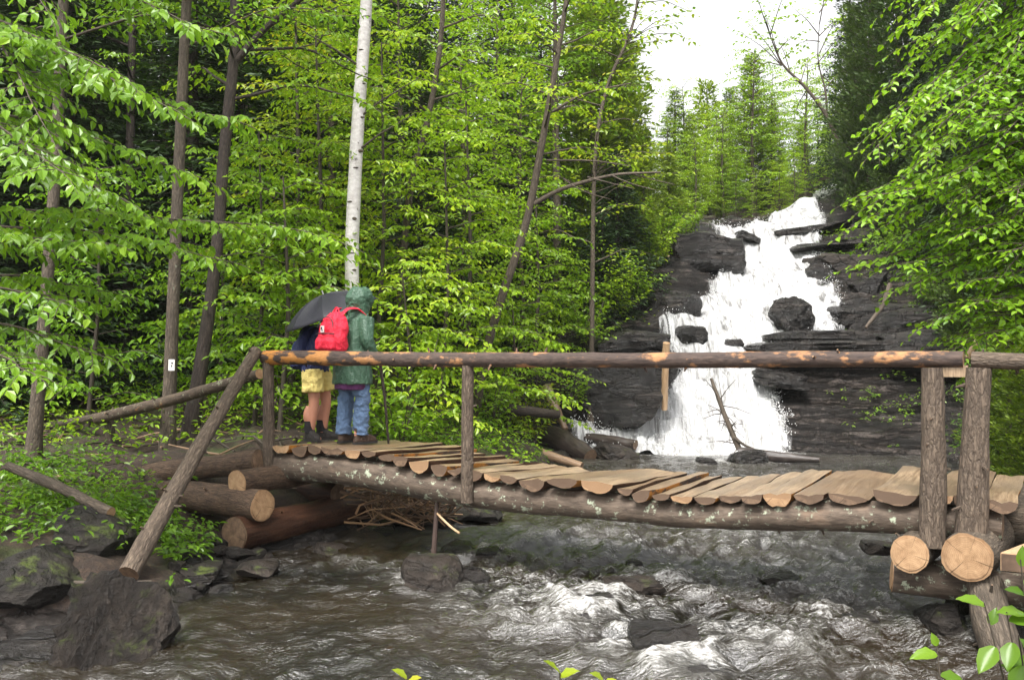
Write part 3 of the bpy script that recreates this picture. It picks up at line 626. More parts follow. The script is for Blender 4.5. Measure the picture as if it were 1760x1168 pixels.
R_('rock_ledge', 'dark broken block beside the right arm of the cascade', 'rock', 1412, 478, 26.2, 20, 30, .6, 11, boxy=.6, tilt=(0, -.2))
R_('flat_rock', 'thick tilted grey slab pointing up right of the cascade', 'rock', 1498, 492, 25.2, 34, 16, .5, 12, boxy=.9, cuts=2, tilt=(.1, -.32))
R_('flat_rock', 'long layered slab sloping down into the right arm of the cascade', 'rock', 1478, 522, 24.8, 42, 15, .7, 13, boxy=.9, cuts=3, tilt=(.15, -.22))
R_('flat_rock', 'thin layered slab stepping down right of the cascade', 'rock', 1500, 532, 24.2, 74, 16, .8, 14, boxy=.85, cuts=3, tilt=(.1, -.14), lay=.14)
R_('rock_ledge', 'wide dark ledge with a leaning stick in front of it', 'rock', 1540, 558, 23.4, 92, 26, 1.0, 15, boxy=.75, tilt=(.05, -.16))
R_('flat_rock', 'flat topped table slab just above the handrail right of the falls', 'rock', 1425, 579, 22.6, 100, 13, .9, 16, boxy=.85, cuts=4, tilt=(.04, 0), lay=.1)
R_('flat_rock', 'low black slab running behind the handrail under the table slab', 'rock', 1420, 598, 22.1, 128, 12, .9, 17, boxy=.85, cuts=3, tilt=(0, -.03), lay=.12)
R_('rock_ledge', 'layered rock shelf far right under the overhanging leaves', 'rock', 1640, 590, 21.4, 120, 30, 1.0, 18, boxy=.8, tilt=(0, -.12), lay=.14)
R_('flat_rock', 'jutting stone edge below the handrail beside the lower fall', 'rock', 1345, 650, 21.4, 46, 14, .8, 19, boxy=.7, tilt=(.1, .1), lay=.12)
R_('flat_rock', 'long low shelf at the crest right of the falls', 'rock', 1395, 398, 29.5, 70, 9, .8, 20, boxy=.85, tilt=(0, -.14))
R_('flat_rock', 'dark narrow ledge under the mossy bank near the crest', 'rock', 1420, 424, 27.8, 58, 9, .8, 21, boxy=.85, tilt=(0, -.06), lay=.12)
R_('flat_rock', 'mossy topped layered ledge on the upper right bank', 'rock', 1470, 408, 28.6, 56, 16, .9, 22, mat='rock_moss', boxy=.8, tilt=(0, -.15))
R_('boulder', 'large grooved dark slab slanting into the water at the lower left', 'rock', 192, 1128, 6.8, 98, 118, .34, 30, mat='rock_groove', boxy=.8, tilt=(-.72, .30), rotz=.2, cuts=5, rough=.12, groove=.045, lay=.03)
R_('boulder', 'broad mossy boulder at the left edge of the photo', 'rock', 55, 1010, 7.6, 98, 62, .7, 31, mat='rock_moss', boxy=.35)
R_('boulder', 'dark slanted boulder on the left bank dotted with pale fungi', 'rock', 152, 930, 8.4, 78, 42, .45, 32, mat='rock_moss', boxy=.4, tilt=(0, .55))
R_('boulder', 'low dark ledge stone in the corner below the mossy boulder', 'rock', 40, 1130, 6.7, 80, 28, .5, 33, boxy=.5)
R_('boulder', 'wet brown boulder in midstream below the iron stake', 'rock', 742, 992, 8.75, 54, 32, .4, 34, mat='rock_warm', boxy=.35, tilt=(0, .12))
R_('stone', 'flat dark slab leaning on the midstream brown boulder', 'rock', 812, 996, 8.9, 28, 20, .2, 35, boxy=.6, tilt=(0, .6))
R_('stone', 'dark stone in white water behind the foot of the iron stake', 'rock', 785, 948, 10.0, 32, 14, .25, 36, boxy=.4)
R_('stone', 'small wet stone right of the stone behind the iron stake', 'rock', 838, 953, 9.9, 24, 13, .25, 37, boxy=.3)
R_('stone', 'long low brown stone with foam on its upstream side', 'rock', 1098, 1004, 8.5, 60, 12, .25, 38, mat='rock_warm', boxy=.4, tilt=(0, .07))
R_('stone', 'thin dark slab breaking the water below the long low stone', 'rock', 1012, 1034, 8.0, 44, 12, .2, 39, boxy=.5, tilt=(0, -.12))
R_('stone', 'small dark stone just downstream of the thin dark slab', 'rock', 1012, 1064, 7.6, 18, 10, .15, 40, boxy=.3)
R_('stone', 'small dark stone poking out of the rapids under the middle of the bridge', 'rock', 1090, 974, 9.3, 16, 12, .15, 41, boxy=.3)
R_('boulder', 'square dark boulder washed by water at the bottom of the photo', 'rock', 1148, 1112, 6.75, 62, 32, .35, 42, boxy=.6, tilt=(.1, .12))
R_('stone', 'low dark stone right of the square boulder at the bottom edge', 'rock', 1180, 1160, 6.3, 48, 14, .2, 43, boxy=.4)
R_('stone', 'small flat stone in the riffle right of the stream centre', 'rock', 1340, 992, 8.8, 34, 9, .2, 44, boxy=.5)
R_('stone', 'dark low stone with a wet rounded back in the right riffle', 'rock', 1478, 1066, 7.6, 30, 10, .2, 45, boxy=.4)
R_('stone', 'pale wet flat stone beside the near bridge log end', 'rock', 1512, 942, 9.2, 26, 10, .2, 46, mat='rock_warm', boxy=.6)
R_('boulder', 'moss covered boulder in the water below the cut log ends', 'rock', 1632, 1072, 7.3, 36, 36, .3, 47, mat='rock_moss', boxy=.4, tilt=(0, -.5))
R_('boulder', 'large shadowed boulder behind the leaning support post', 'rock', 1705, 1090, 7.5, 52, 70, .45, 48, mat='rock_warm', boxy=.4)
R_('boulder', 'grey flat boulder under the brush pile by the water', 'rock', 735, 898, 11.9, 66, 28, .5, 49, mat='rock_warm', boxy=.6, tilt=(0, .12))
R_('flat_rock', 'rough crusted slab at the waterline behind the middle rail post', 'rock', 815, 878, 12.2, 50, 15, .5, 50, mat='rock_moss', boxy=.6, tilt=(0, .05))
R_('boulder', 'dark bank boulder at the foot of the brush pile', 'rock', 645, 925, 11.3, 42, 20, .4, 51, boxy=.4)
R_('stone', 'dark stone on the muddy shore below the bottom crib log', 'rock', 560, 950, 10.3, 40, 14, .3, 52, mat='rock_warm', boxy=.4)
R_('stone', 'small moss tipped stone on the shore near the foot of the slanted pole', 'rock', 345, 985, 8.6, 34, 14, .25, 53, mat='rock_moss', boxy=.4)
R_('stone', 'flat shore stone between the slanted pole and the bottom crib log', 'rock', 440, 978, 9.0, 34, 12, .25, 54, mat='rock_warm', boxy=.5)
R_('boulder', 'jagged black boulder heap on the far shore left of the pool', 'rock', 930, 786, 18.4, 52, 16, .6, 55, boxy=.4, tilt=(0, .15))
R_('boulder', 'brown boulder at the pool edge behind the bridge deck', 'rock', 1060, 782, 18.8, 44, 18, .5, 56, mat='rock_warm', boxy=.4, tilt=(0, .3))
R_('boulder', 'small dark boulder in the pool close behind the deck planks', 'rock', 1215, 797, 17.6, 18, 13, .3, 57, boxy=.4)
R_('boulder', 'black boulder in the pool below the fallen branch', 'rock', 1282, 793, 17.8, 38, 22, .4, 58, boxy=.4)
R_('stone', 'pale grey stone on the dark slope left of the cascade', 'rock', 1085, 560, 23.2, 18, 10, .3, 59, mat='rock_warm', boxy=.5)

# pebbles along the muddy shore: a few kinds, copied
_peb = [rock('shore_stone', 'small dark stone lying on the muddy shore below the log crib', 'stone', (0, -30, 0), (.09 + .02 * i, .07, .045), 300 + i, mat=('rock_warm', 'rock', 'rock_moss')[i], boxy=.3, group='small stones on the muddy shore') for i in range(3)]
rp = np.random.default_rng(77); _k = 0
for _ in range(400):
    x, y = rp.uniform(-3.6, -.6), rp.uniform(8.3, 12.6); z = hz(x, y)
    if not (-.06 < z < .20): continue
    o = _peb[_k % 3]
    if _k >= 3: o = o.copy(); COL.objects.link(o)
    o.location = (x, y, z + .02); o.rotation_euler = (rp.uniform(-.2, .2), rp.uniform(-.2, .2), rp.uniform(0, 6.28)); s = rp.uniform(.5, 1.7); o.scale = (s, s, s); _k += 1
    if _k >= 46: break
# ------------------------------------------------------------------ the log footbridge
qd = np.array([0.505, 0.863, 0.0]); bd = np.array([0.864, -0.504, 0.0]); UPV = np.array([0, 0, 1.0])
def sF(px): return 162 + (px - 470) * 0.0646          # pixels per metre along the front edge of the deck
def Fp(px, py):
    s = sF(px); return np.array([(px - 880) / s, FPX / s, CAMZ - (py - HOR) / s])
def zdeck(px): return np.interp(px, [472, 560, 647, 742, 831, 998, 1122, 1234, 1361, 1500, 1690], [1.04, 1.04, 1.01, .94, .89, .88, .845, .875, .925, .99, .99])
def poly(pts, n=24):
    pts = np.asarray(pts, float); L = np.concatenate([[0], np.cumsum(np.linalg.norm(np.diff(pts, axis=0), axis=1))])
    q = np.linspace(0, L[-1], n); r = np.stack([np.interp(q, L, pts[:, i]) for i in range(3)], -1)
    for _ in range(2):
        s = r.copy(); s[1:-1] = (r[:-2] + 2 * r[1:-1] + r[2:]) / 4; r = s
    return r
def log(name, pts, rad, mats, parent, n=16, seg=26, seed=0, rough=0.10, caps=True, stubs=0, freq=4.0):
    """round timber with cut ends; mats = (bark, cut)"""
    p = poly(pts, seg); rad = np.interp(np.linspace(0, 1, seg), np.linspace(0, 1, np.size(rad)), np.atleast_1d(rad)) if not np.isscalar(rad) else np.full(seg, rad)
    mb = MB(); mb.tube(p, rad, n, 0, 1 if caps else -1, rough, seed, freq)
    rng = np.random.default_rng(seed + 77)
    for _ in range(stubs):
        i = rng.integers(1, seg - 2); a = rng.uniform(0, 6.28); t = nrm(p[i + 1] - p[i]); u = nrm(np.cross(t, UPV + .01)); w = np.cross(t, u)
        dv = nrm(u * math.cos(a) + w * math.sin(a) + t * rng.uniform(-.4, .6)); l = rng.uniform(.3, 1.0) * .07
        mb.tube([p[i] + dv * rad[i] * .7, p[i] + dv * (rad[i] + l)], [.016, .007], 6, 0, 1, 0)
    return mb.build(name, [M[mats[0]], M[mats[1]]], parent, sharp=45)

bridge = thing('footbridge', 'rustic log footbridge with half log deck and a single bark handrail over the stream', 'footbridge', Fp(1030, 900))
# front and rear stringer logs, following the sag of the deck
xs = [462, 560, 660, 760, 860, 1000, 1150, 1300, 1450, 1600, 1720]
topz = np.array([zdeck(x) for x in xs]) - .085
rad_f = np.interp(xs, [462, 760, 1100, 1720], [.150, .140, .112, .118])
front = [np.append(Fp(x, 0)[:2], 0) + qd * .13 + UPV * (z - r) for x, z, r in zip(xs, topz, rad_f)]
log('beam', front, rad_f, ('bark_beam', 'cut_old'), bridge, 20, 60, 3, .07, stubs=5)
rear = [np.append(Fp(x, 0)[:2], 0) + qd * 1.12 + UPV * (z - .13) for x, z in zip(xs, topz)]
log('beam', rear, [.14, .12], ('bark_beam', 'cut_old'), bridge, 16, 50, 4, .07)
# half logs of the deck
FR = [(472, 765), (502, 766), (529, 766), (553, 768), (592, 772), (620, 774), (648, 780), (677, 784), (706, 789), (742, 798), (772, 803), (800, 807), (831, 815), (862, 817), (893, 821), (942, 820),
      (999, 826), (1061, 838), (1088, 841), (1122, 847), (1155, 849), (1192, 850), (1234, 849), (1275, 848), (1310, 846), (1362, 847), (1420, 848), (1500, 843), (1582, 846), (1640, 852), (1692, 858), (1748, 860)]
def half_log(i, p0, w, L, zt, drop, seed, skew, roundness):
    rng = np.random.default_rng(seed); seg = 9; prof = 11
    q2 = nrm(qd + bd * skew); b2 = nrm(np.cross(q2, UPV)); b2 = b2 if b2 @ bd > 0 else -b2
    dep = min(.11, w * .46) * roundness
    mb = MB(); top, bark, A1, A2 = [], [], [], []
    tl = rng.uniform(-.12, .12) * .12
    for k in range(seg):
        u = k / (seg - 1); c = p0 + q2 * (L * u) + UPV * (-drop * u)
        ww = w * (1 + .06 * vnoise(np.array([[u * 3, seed, 0.]]), seed)[0] - rng.uniform(0, .05))
        ws = .5 * w + .006 * vnoise(np.array([[u * 4, seed, 5.]]), seed)[0]
        row, ar = [], []
        for j in range(5):                                                    # the split upper face
            v = (j / 4 - .5) * ww
            zz = .016 * vnoise(np.array([[u * 5, v * 14, seed * 3.1]]), seed)[0] + tl * (j - 2) * .5 - (.006 if j in (0, 4) else 0)
            row.append(c + b2 * (ws + v) + UPV * zz); ar.append((v + i, zz, L * u))
        top.append(row); A1.append(ar)
        row, ar = [], []
        for j in range(prof):                                                 # round bark side
            a = math.pi * j / (prof - 1); v = math.cos(a) * ww * .5; dz = -math.sin(a) ** .8 * dep * (1 + .15 * vnoise(np.array([[u * 3, a * 2, seed]]), seed + 5)[0])
            base = top[k][4] if j == 0 else top[k][0] if j == prof - 1 else c + b2 * (ws + v) + UPV * dz
            row.append(base); ar.append((v, dz, L * u))
        bark.append(row); A2.append(ar)
    F5 = [(k * 5 + j, k * 5 + j + 1, (k + 1) * 5 + j + 1, (k + 1) * 5 + j) for k in range(seg - 1) for j in range(4)]
    mb.add(np.array(top).reshape(-1, 3), F5, 0, np.array(A1).reshape(-1, 3))
    FB = [(k * prof + j, k * prof + j + 1, (k + 1) * prof + j + 1, (k + 1) * prof + j) for k in range(seg - 1) for j in range(prof - 1)]
    mb.add(np.array(bark).reshape(-1, 3), FB, 1, np.array(A2).reshape(-1, 3))
    for k in (0, seg - 1):
        ring = np.array(list(bark[k]) + list(reversed(top[k][1:4]))[::-1]); av = np.array(list(A2[k]) + [A1[k][1], A1[k][2], A1[k][3]])
        ring = np.array(list(bark[k]) + top[k][1:4]); av[:, 2] = i * .31; av[:len(bark[k]), 0] += 0
        f = tuple(range(len(ring))); mb.add(ring, [f if k == 0 else f[::-1]], 2, av * [1, 1, 1])
    return mb.build('half_log', [M['board'], M['bark_crib' if i % 3 else 'bark_rail'], M['cut_old'] if i % 4 else M['cut']], bridge, sharp=30)
rng = np.random.default_rng(5)
for i in range(len(FR) - 1):
    x0, y0 = FR[i]; x1, _ = FR[i + 1]
    a, b = Fp(x0, y0), Fp(x1, y0); zt = a[2]
    w = np.linalg.norm((b - a)[:2]) * rng.uniform(.93, 1.0)
    p0 = np.array([a[0], a[1], zt]) - qd * rng.uniform(-.02, .05)
    drop = np.interp(x0, [470, 700, 950, 1100, 1300, 1700], [.03, .09, .07, 0, -.04, -.03])
    L = np.interp(x0, [470, 600, 1000, 1300, 1700], [1.35, 1.5, 1.5, 1.36, 1.4]) + rng.uniform(-.07, .09)
    half_log(i, p0, w, L, zt, drop, 100 + i, rng.uniform(-.04, .04), rng.uniform(.6, 1.12))
# handrail, posts, brace
HR = [Fp(455, 614), Fp(640, 616.5), Fp(880, 618.5), Fp(1140, 619), Fp(1400, 617), Fp(1656, 617)]
HR = [p + qd * .0 for p in HR]
log('handrail', HR, [.076, .074, .068, .066, .062, .060], ('bark_rail', 'cut'), bridge, 16, 80, 11, .08, stubs=16)
log('post', [Fp(463, 812) , Fp(461, 622)], [.068, .062], ('bark_post', 'cut_old'), bridge, 14, 20, 13, .08, stubs=3)
log('post', [Fp(806, 862) - qd * .03, Fp(804, 628) - qd * 0], [.060, .056], ('bark_post', 'cut_old'), bridge, 14, 20, 14, .08, stubs=2)
log('post', [Fp(1603, 936) - qd * .07, Fp(1604, 780) - qd * .03, Fp(1602, 632)], [.098, .088, .078], ('bark_post', 'cut_old'), bridge, 18, 26, 15, .07, stubs=5)
log('post', [Fp(1668, 918) - qd * .06, Fp(1676, 780) - qd * .03, Fp(1682, 632)], [.108, .098, .085], ('bark_post', 'cut_old'), bridge, 18, 26, 16, .07, stubs=5)
mb = MB(); c = (Fp(1622, 637) + Fp(1662, 638)) / 2
mb.box(c + qd * .01, (Fp(1664, 0) - Fp(1620, 0)) * [.5, .5, 0], qd * .03, UPV * .042); mb.build('tie_board', [M['board']], bridge)
log('handrail', [Fp(1670, 618), Fp(1760, 621), Fp(2000, 626)], [.060, .058], ('bark_post', 'cut_old'), bridge, 16, 24, 17, .06, stubs=3)
b0, b1 = Fp(452, 606) - qd * .12, P(222, 985, 7.9)
log('brace', [b0 + (b0 - b1) * .01, (b0 + b1) / 2 + [0, 0, .03], b1], [.062, .070, .085], ('bark_post', 'cut_old'), bridge, 14, 30, 18, .06, stubs=9)

# ------------------------------------------------------------------ log cribs carrying the bridge
crib = thing('log_crib', 'stacked log crib under the far end of the bridge beside the slanted pole', 'log crib', P(470, 930, 10.6), 'log cribs under the bridge ends')
def clog(t, p0, p1, r, mats=('bark_crib', 'cut_old'), seed=0, cut=(True, False), n=20):
    p0, p1 = np.array(p0, float), np.array(p1, float)
    l = log('log', [p0, (p0 + p1) / 2 + [0, 0, .01], p1], r, (mats[0], mats[1]), t, n, 20, seed, .09, stubs=2)
    d = nrm(p1 - p0); r0 = r[0] if not np.isscalar(r) else r
    mb = MB(); mb.tube([p0 - d * .006, p0 + d * .01], [r0 * .88, r0 * .9], n, 0, 0, .05, seed)
    if cut[0]: mb.build('cut_end', [M[mats[1]]], l)
    return l
A0 = P(404, 918, 9.85)
clog(crib, A0, A0 + qd * 1.95 + [0, 0, .02], [.175, .165], seed=21, cut=(True, False))
B0 = P(452, 868, 9.9); clog(crib, B0, B0 - bd * 1.4 + qd * .05, [.165, .16], ('bark_ruddy', 'cut'), 22)
C0 = P(408, 831, 10.0); clog(crib, C0, C0 + qd * 1.95, [.135, .13], ('bark_ruddy', 'cut'), 23)
D0 = P(582, 849, 11.1); clog(crib, D0, D0 - bd * 1.7, [.13, .13], seed=24)
E0 = P(294, 850, 10.9); clog(crib, E0, E0 + qd * 1.2 + bd * .25, [.095, .10], ('bark_crib', 'cut'), 25)
F0 = P(447, 792, 10.45); clog(crib, F0, P(205, 822, 11.4), [.125, .12], ('bark_ruddy', 'cut_old'), 26)
clog(crib, P(520, 800, 10.9), P(300, 800, 12.2), [.11, .10], ('bark_crib', 'cut_old'), 27)
crib2 = thing('log_crib', 'near log crib with two round cut ends and a leaning post under the rail posts', 'log crib', P(1690, 1020, 7.1), 'log cribs under the bridge ends')
L1 = P(1562, 950, 7.15); clog(crib2, L1, L1 + qd * 2.2 + bd * .2, [.135, .13], ('bark_tree', 'cut'), 31)
L2 = P(1662, 957, 6.9); clog(crib2, L2, L2 + qd * 2.2 + bd * .25 + [0, 0, .12], [.172, .165], ('bark_tree', 'cut'), 32)
clog(crib2, P(1532, 985, 7.45), P(1800, 1024, 7.15), [.13, .14], ('bark_beam', 'cut'), 33)
log('log', [P(1688, 1000, 7.0), P(1712, 1090, 6.75), P(1752, 1230, 6.55)], [.125, .135, .15], ('bark_tree', 'cut_old'), crib2, 16, 24, 34, .1, stubs=4)
clog(crib2, P(1668, 905, 7.9), P(1830, 905, 7.2), [.15, .15], ('bark_tree', 'cut'), 35)
clog(crib2, P(1708, 880, 7.6), P(1790, 860, 8.6), [.15, .14], ('bark_tree', 'cut'), 36)
st = thing('step_board', 'thick sawn step plank resting on the log crib by the right border', 'step', P(1735, 965, 6.75))
mb = MB(); c = P(1812, 962, 6.75); mb.box(c, bd * .26, qd * .22 + bd * .06, UPV * .06)
o = mb.build('tread', [M['peeled']], st); mb = MB(); mb.box(c - qd * .225 - bd * .06, bd * .255, qd * .006, UPV * .055); mb.build('cut_face', [M['cut_old']], st)

rail = thing('trail_railing', 'low bark covered pole railing along the path left of the bridge', 'railing', P(190, 785, 13.2))
log('handrail', [P(447, 642, 10.75), P(300, 686, 12.0), P(168, 719, 13.2)], [.060, .068, .078], ('bark_moss', 'cut'), rail, 14, 30, 41, .09, stubs=5)
log('handrail', [P(186, 713, 13.25), P(90, 730, 14.4), P(0, 748, 15.6)], [.055, .05], ('bark_tree', 'cut_old'), rail, 12, 20, 42, .06, stubs=2)
log('post', [P(193, 792, 13.3), P(187, 712, 13.25)], [.078, .062], ('bark_tree', 'cut_old'), rail, 12, 12, 43, .06)

# ------------------------------------------------------------------ driftwood, sticks, stake
def stick(name, label, cat, pts, rad, mats=('deadwood', 'cut_old'), seed=0, twigs=0, n=8, group=None):
    pts = [np.array(p, float) for p in pts]
    o = log(name, pts, rad, mats, None, n, 18, seed, .12, freq=6)
    _props(o, label, cat, group); return o
stick('fallen_log', 'pale broken log lying across the plants on the left bank', 'log', [P(15, 800, 9.3), P(100, 835, 9.0), P(192, 880, 8.7)], [.045, .05, .05], ('bark_grey', 'cut'), 51, n=12)
stick('fallen_branch', 'thin bare branch lying on the rocks under the foot of the slanted pole', 'branch', [P(120, 1000, 7.6), P(190, 1001, 7.5), P(262, 998, 7.6)], [.018, .02, .012], ('twig', 'cut_old'), 52)
stick('broken_snag', 'broken orange brown snag leaning on the rock face left of the lower fall', 'snag', [P(938, 665, 20.0), P(952, 695, 19.8), P(972, 737, 19.5)], [.13, .09, .06], ('deadwood', 'cut'), 53, n=12)
stick('peeled_pole', 'pale peeled pole standing upright behind the handrail at the lower fall', 'pole', [P(1145, 589, 19.75), P(1143, 640, 19.95), P(1142, 703, 20.25)], [.07, .07, .065], ('peeled', 'cut'), 54, n=12)
stick('leaning_stick', 'bent bare stick leaning on the ledge right of the cascade', 'stick', [P(1530, 488, 22.6), P(1518, 525, 22.4), P(1488, 563, 22.2)], [.06, .05, .035], ('bark_grey', 'cut_old'), 55)
stick('leaning_stick', 'pale broken stick jutting up behind the handrail joint on the right', 'stick', [P(1662, 615, 9.8), P(1676, 590, 9.8), P(1690, 570, 9.9)], [.03, .026, .012], ('peeled', 'cut'), 56)
stick('leaning_stick', 'pale stick leaning against the crest block left of the falls', 'stick', [P(1148, 440, 27.0), P(1160, 470, 26.6), P(1170, 495, 26.4)], [.05, .06, .05], ('peeled', 'cut'), 57)
stick('leaning_stick', 'thin grey stick beside the pale stick on the crest block', 'stick', [P(1146, 455, 27.0), P(1156, 480, 26.6), P(1168, 500, 26.3)], [.03, .03, .03], ('deadwood', 'cut'), 58)
stick('driftwood_log', 'sodden black log lying on the far shore behind the deck', 'log', [P(905, 742, 19.6), P(960, 755, 19.3), P(1015, 785, 18.6)], [.18, .24, .16], ('soaked', 'cut_old'), 59, n=14)
stick('driftwood_log', 'thin dark log at the foot of the lower fall', 'log', [P(1008, 752, 19.9), P(1050, 758, 19.6), P(1092, 764, 19.3)], [.10, .12, .10], ('soaked', 'cut_old'), 60, n=12)
stick('driftwood_log', 'dark waterlogged log in the pool behind the black boulder', 'log', [P(1268, 780, 18.2), P(1330, 784, 18.0), P(1408, 790, 17.7)], [.14, .10, .05], ('soaked', 'cut_old'), 61, n=12)
stick('driftwood_log', 'dark rotting log on the forest floor behind the red backpack wearer', 'log', [P(690, 690, 17), P(850, 700, 17.6), P(960, 712, 18.2)], [.10, .11, .08], ('bark_dark', 'cut_old'), 62, n=12)
stick('driftwood_log', 'grey weathered log lying on the shore behind the middle rail post', 'log', [P(860, 770, 17.8), P(920, 776, 17.8), P(1000, 800, 17.3)], [.08, .1, .06], ('deadwood', 'cut_old'), 63, n=12)
stick('fallen_tree', 'mossy dead trunk lying in the dark woods at the far left', 'log', [P(-40, 700, 17), P(60, 690, 17.5), P(140, 672, 18)], [.12, .12, .09], ('bark_dark', 'cut_old'), 64, n=12)
stick('fallen_tree', 'thin rotten trunk across the litter behind the slanted pole', 'log', [P(200, 800, 12.8), P(300, 785, 12.9), P(440, 770, 12.6)], [.05, .06, .04], ('deadwood', 'cut_old'), 65, n=10)
stk = thing('iron_stake', 'rusty iron stake standing in the water in front of the brush pile', 'stake', P(746, 955, 9.6))
mb = MB(); mb.tube([P(745, 962, 9.6), P(749, 905, 9.6), P(752, 842, 9.6)], [.028, .024, .018], 8, 0, 0, .1, 5); mb.build('rod', [m_plain('rust', (0.055, 0.035, 0.028), .6, .5, 30)], stk)
log('twig', [P(750, 880, 9.6), P(775, 905, 9.4), P(790, 915, 9.3)], [.012, .01], ('peeled', 'cut'), stk, 6, 8, 3)
# branch standing in the lower fall, with twigs
fb = thing('fallen_branch', 'bare twiggy branch standing in the white water at the foot of the falls', 'branch', P(1270, 775, 18.5))
log('limb', [P(1222, 650, 18.9), P(1242, 705, 18.7), P(1270, 772, 18.5)], [.03, .045, .055], ('bark_tree', 'cut_old'), fb, 10, 20, 66, .1)
rng = np.random.default_rng(8)
mb = MB()
for _ in range(26):
    u = rng.uniform(.25, 1); p = P(1222, 650, 18.9) * (1 - u) + P(1270, 772, 18.5) * u
    v = nrm(np.array([rng.normal(), rng.normal() * .6, rng.normal() * .7])) * rng.uniform(.25, .6)
    mb.tube([p, p + v * .5 + [0, 0, .03], p + v], [.012, .008, .004], 5, 0, 0)
mb.tube([P(1262, 752, 18.5), P(1280, 765, 18.4), P(1302, 774, 18.3)], [.03, .025, .015], 6, 0, 0)
mb.build('twigs', [M['twig']], fb)
# brush pile washed against the crib
mb = MB(); rng = np.random.default_rng(12)
for _ in range(190):
    px, py = rng.uniform(612, 780), 0; py = rng.uniform(838, 895); d = rng.uniform(10.9, 12.0)
    p = P(px, py, d); a = rng.uniform(-1.3, 1.6); v = np.array([math.cos(a), rng.normal() * .4, math.sin(a) * .45 * rng.choice([-1, 1]) - .08]); l = rng.uniform(.12, .42)
    r = rng.uniform(.005, .016); k = rng.normal(size=3) * .05
    mb.tube([p - v * l, p + k, p + v * l], [r, r, r * .5], 5, int(rng.uniform() < .3), None)
bp = mb.build('brush_pile', [M['deadwood'], M['peeled']], None); _props(bp, 'tangled heap of orange brown driftwood sticks under the far end of the bridge', 'brush', None, 'stuff')
# litter of fallen sticks on the forest floor
mb = MB(); rng = np.random.default_rng(14)
for _ in range(520):
    x, y = rng.uniform(-9, 0), rng.uniform(10.8, 24)
    z = hz(x, y)
    if z < .25: continue
    a = rng.uniform(0, 3.14); l = rng.uniform(.12, .6); v = np.array([math.cos(a), math.sin(a), rng.normal() * .12]); r = rng.uniform(.006, .02)
    p = np.array([x, y, z + .06]); mb.tube([p - v * l, p + rng.normal(size=3) * .03, p + v * l], [r, r, r * .4], 5, int(rng.uniform() < .25), None)
ls = mb.build('stick_litter', [M['twig'], M['deadwood']], None); _props(ls, 'dead sticks and twigs scattered on the forest floor', 'litter', None, 'stuff')
# ------------------------------------------------------------------ the two hikers
def m_cloth(name, col, rough=.7, bstr=.25, scale=60, spec=.3, var=.25):
    m, t, out = newmat(name); v = nd(t, 'TexCoord').outputs['Object']
    n = noise(t, v, 7, 4); f = noise(t, v, scale, 3)
    w = noise(t, nd(t, 'Mapping', {'Vector': v, 'Scale': (22, 22, 8)}).outputs[0], 1.0, 4, .55, 1.6)
    n = mathn(t, 'ADD', mathn(t, 'MULTIPLY', n, .4), mathn(t, 'MULTIPLY', w, .6))
    c = mixc(t, n, tuple(x * (1 - var) for x in col), tuple(min(1, x * (1 + var)) for x in col))
    princ(t, out, c, rough, mathn(t, 'ADD', n, mathn(t, 'MULTIPLY', f, .4)), bstr * 2.6, .05, spec); return m
def m_skin():
    m, t, out = newmat('skin'); v = nd(t, 'TexCoord').outputs['Object']; n = noise(t, v, 9, 4)
    c = mixc(t, n, (0.36, 0.155, 0.095), (0.52, 0.25, 0.165)); p = princ(t, out, c, .45, n, .1, .004, .4)
    p.inputs['Subsurface Weight'].default_value = .08; return m
SK = m_skin()
CL = {'green': m_cloth('green_raincoat', (0.036, 0.083, 0.050), .42, .22, 40, .45, var=.08), 'red': m_cloth('red_nylon', (0.62, 0.018, 0.045), .5), 'jeans': m_cloth('blue_denim', (0.105, 0.165, 0.275), .8, .3, 90, var=.4),
      'navy': m_cloth('navy_jacket', (0.020, 0.028, 0.095), .5), 'blue': m_cloth('bright_blue_nylon', (0.018, 0.045, 0.22), .5), 'yellow': m_cloth('yellow_shorts', (0.72, 0.58, 0.20), .75),
      'boot': m_cloth('dark_boot_leather', (0.022, 0.018, 0.016), .5), 'brown': m_cloth('brown_boot_leather', (0.050, 0.028, 0.018), .5), 'sole': m_plain('boot_sole', (0.02, 0.018, 0.017), .8),
      'sock': m_cloth('dark_sock', (0.02, 0.018, 0.02), .9), 'hair': m_plain('brown_hair', (0.045, 0.024, 0.013), .6, .4, 60), 'black': m_cloth('black_umbrella_cloth', (0.012, 0.012, 0.017), .5, .05, 120, .35), 'metal': m_plain('umbrella_metal', (0.35, 0.35, 0.36), .3), 'grip': m_plain('black_plastic', (0.015, 0.015, 0.016), .4),
      'white': m_plain('white_patch', (0.75, 0.73, 0.70), .7), 'dark': m_plain('dark_print', (0.03, 0.03, 0.035), .7), 'purple': m_cloth('purple_fleece', (0.10, 0.03, 0.10), .9), 'eye': m_plain('eye_white', (0.6, 0.58, 0.55), .2, .02)}
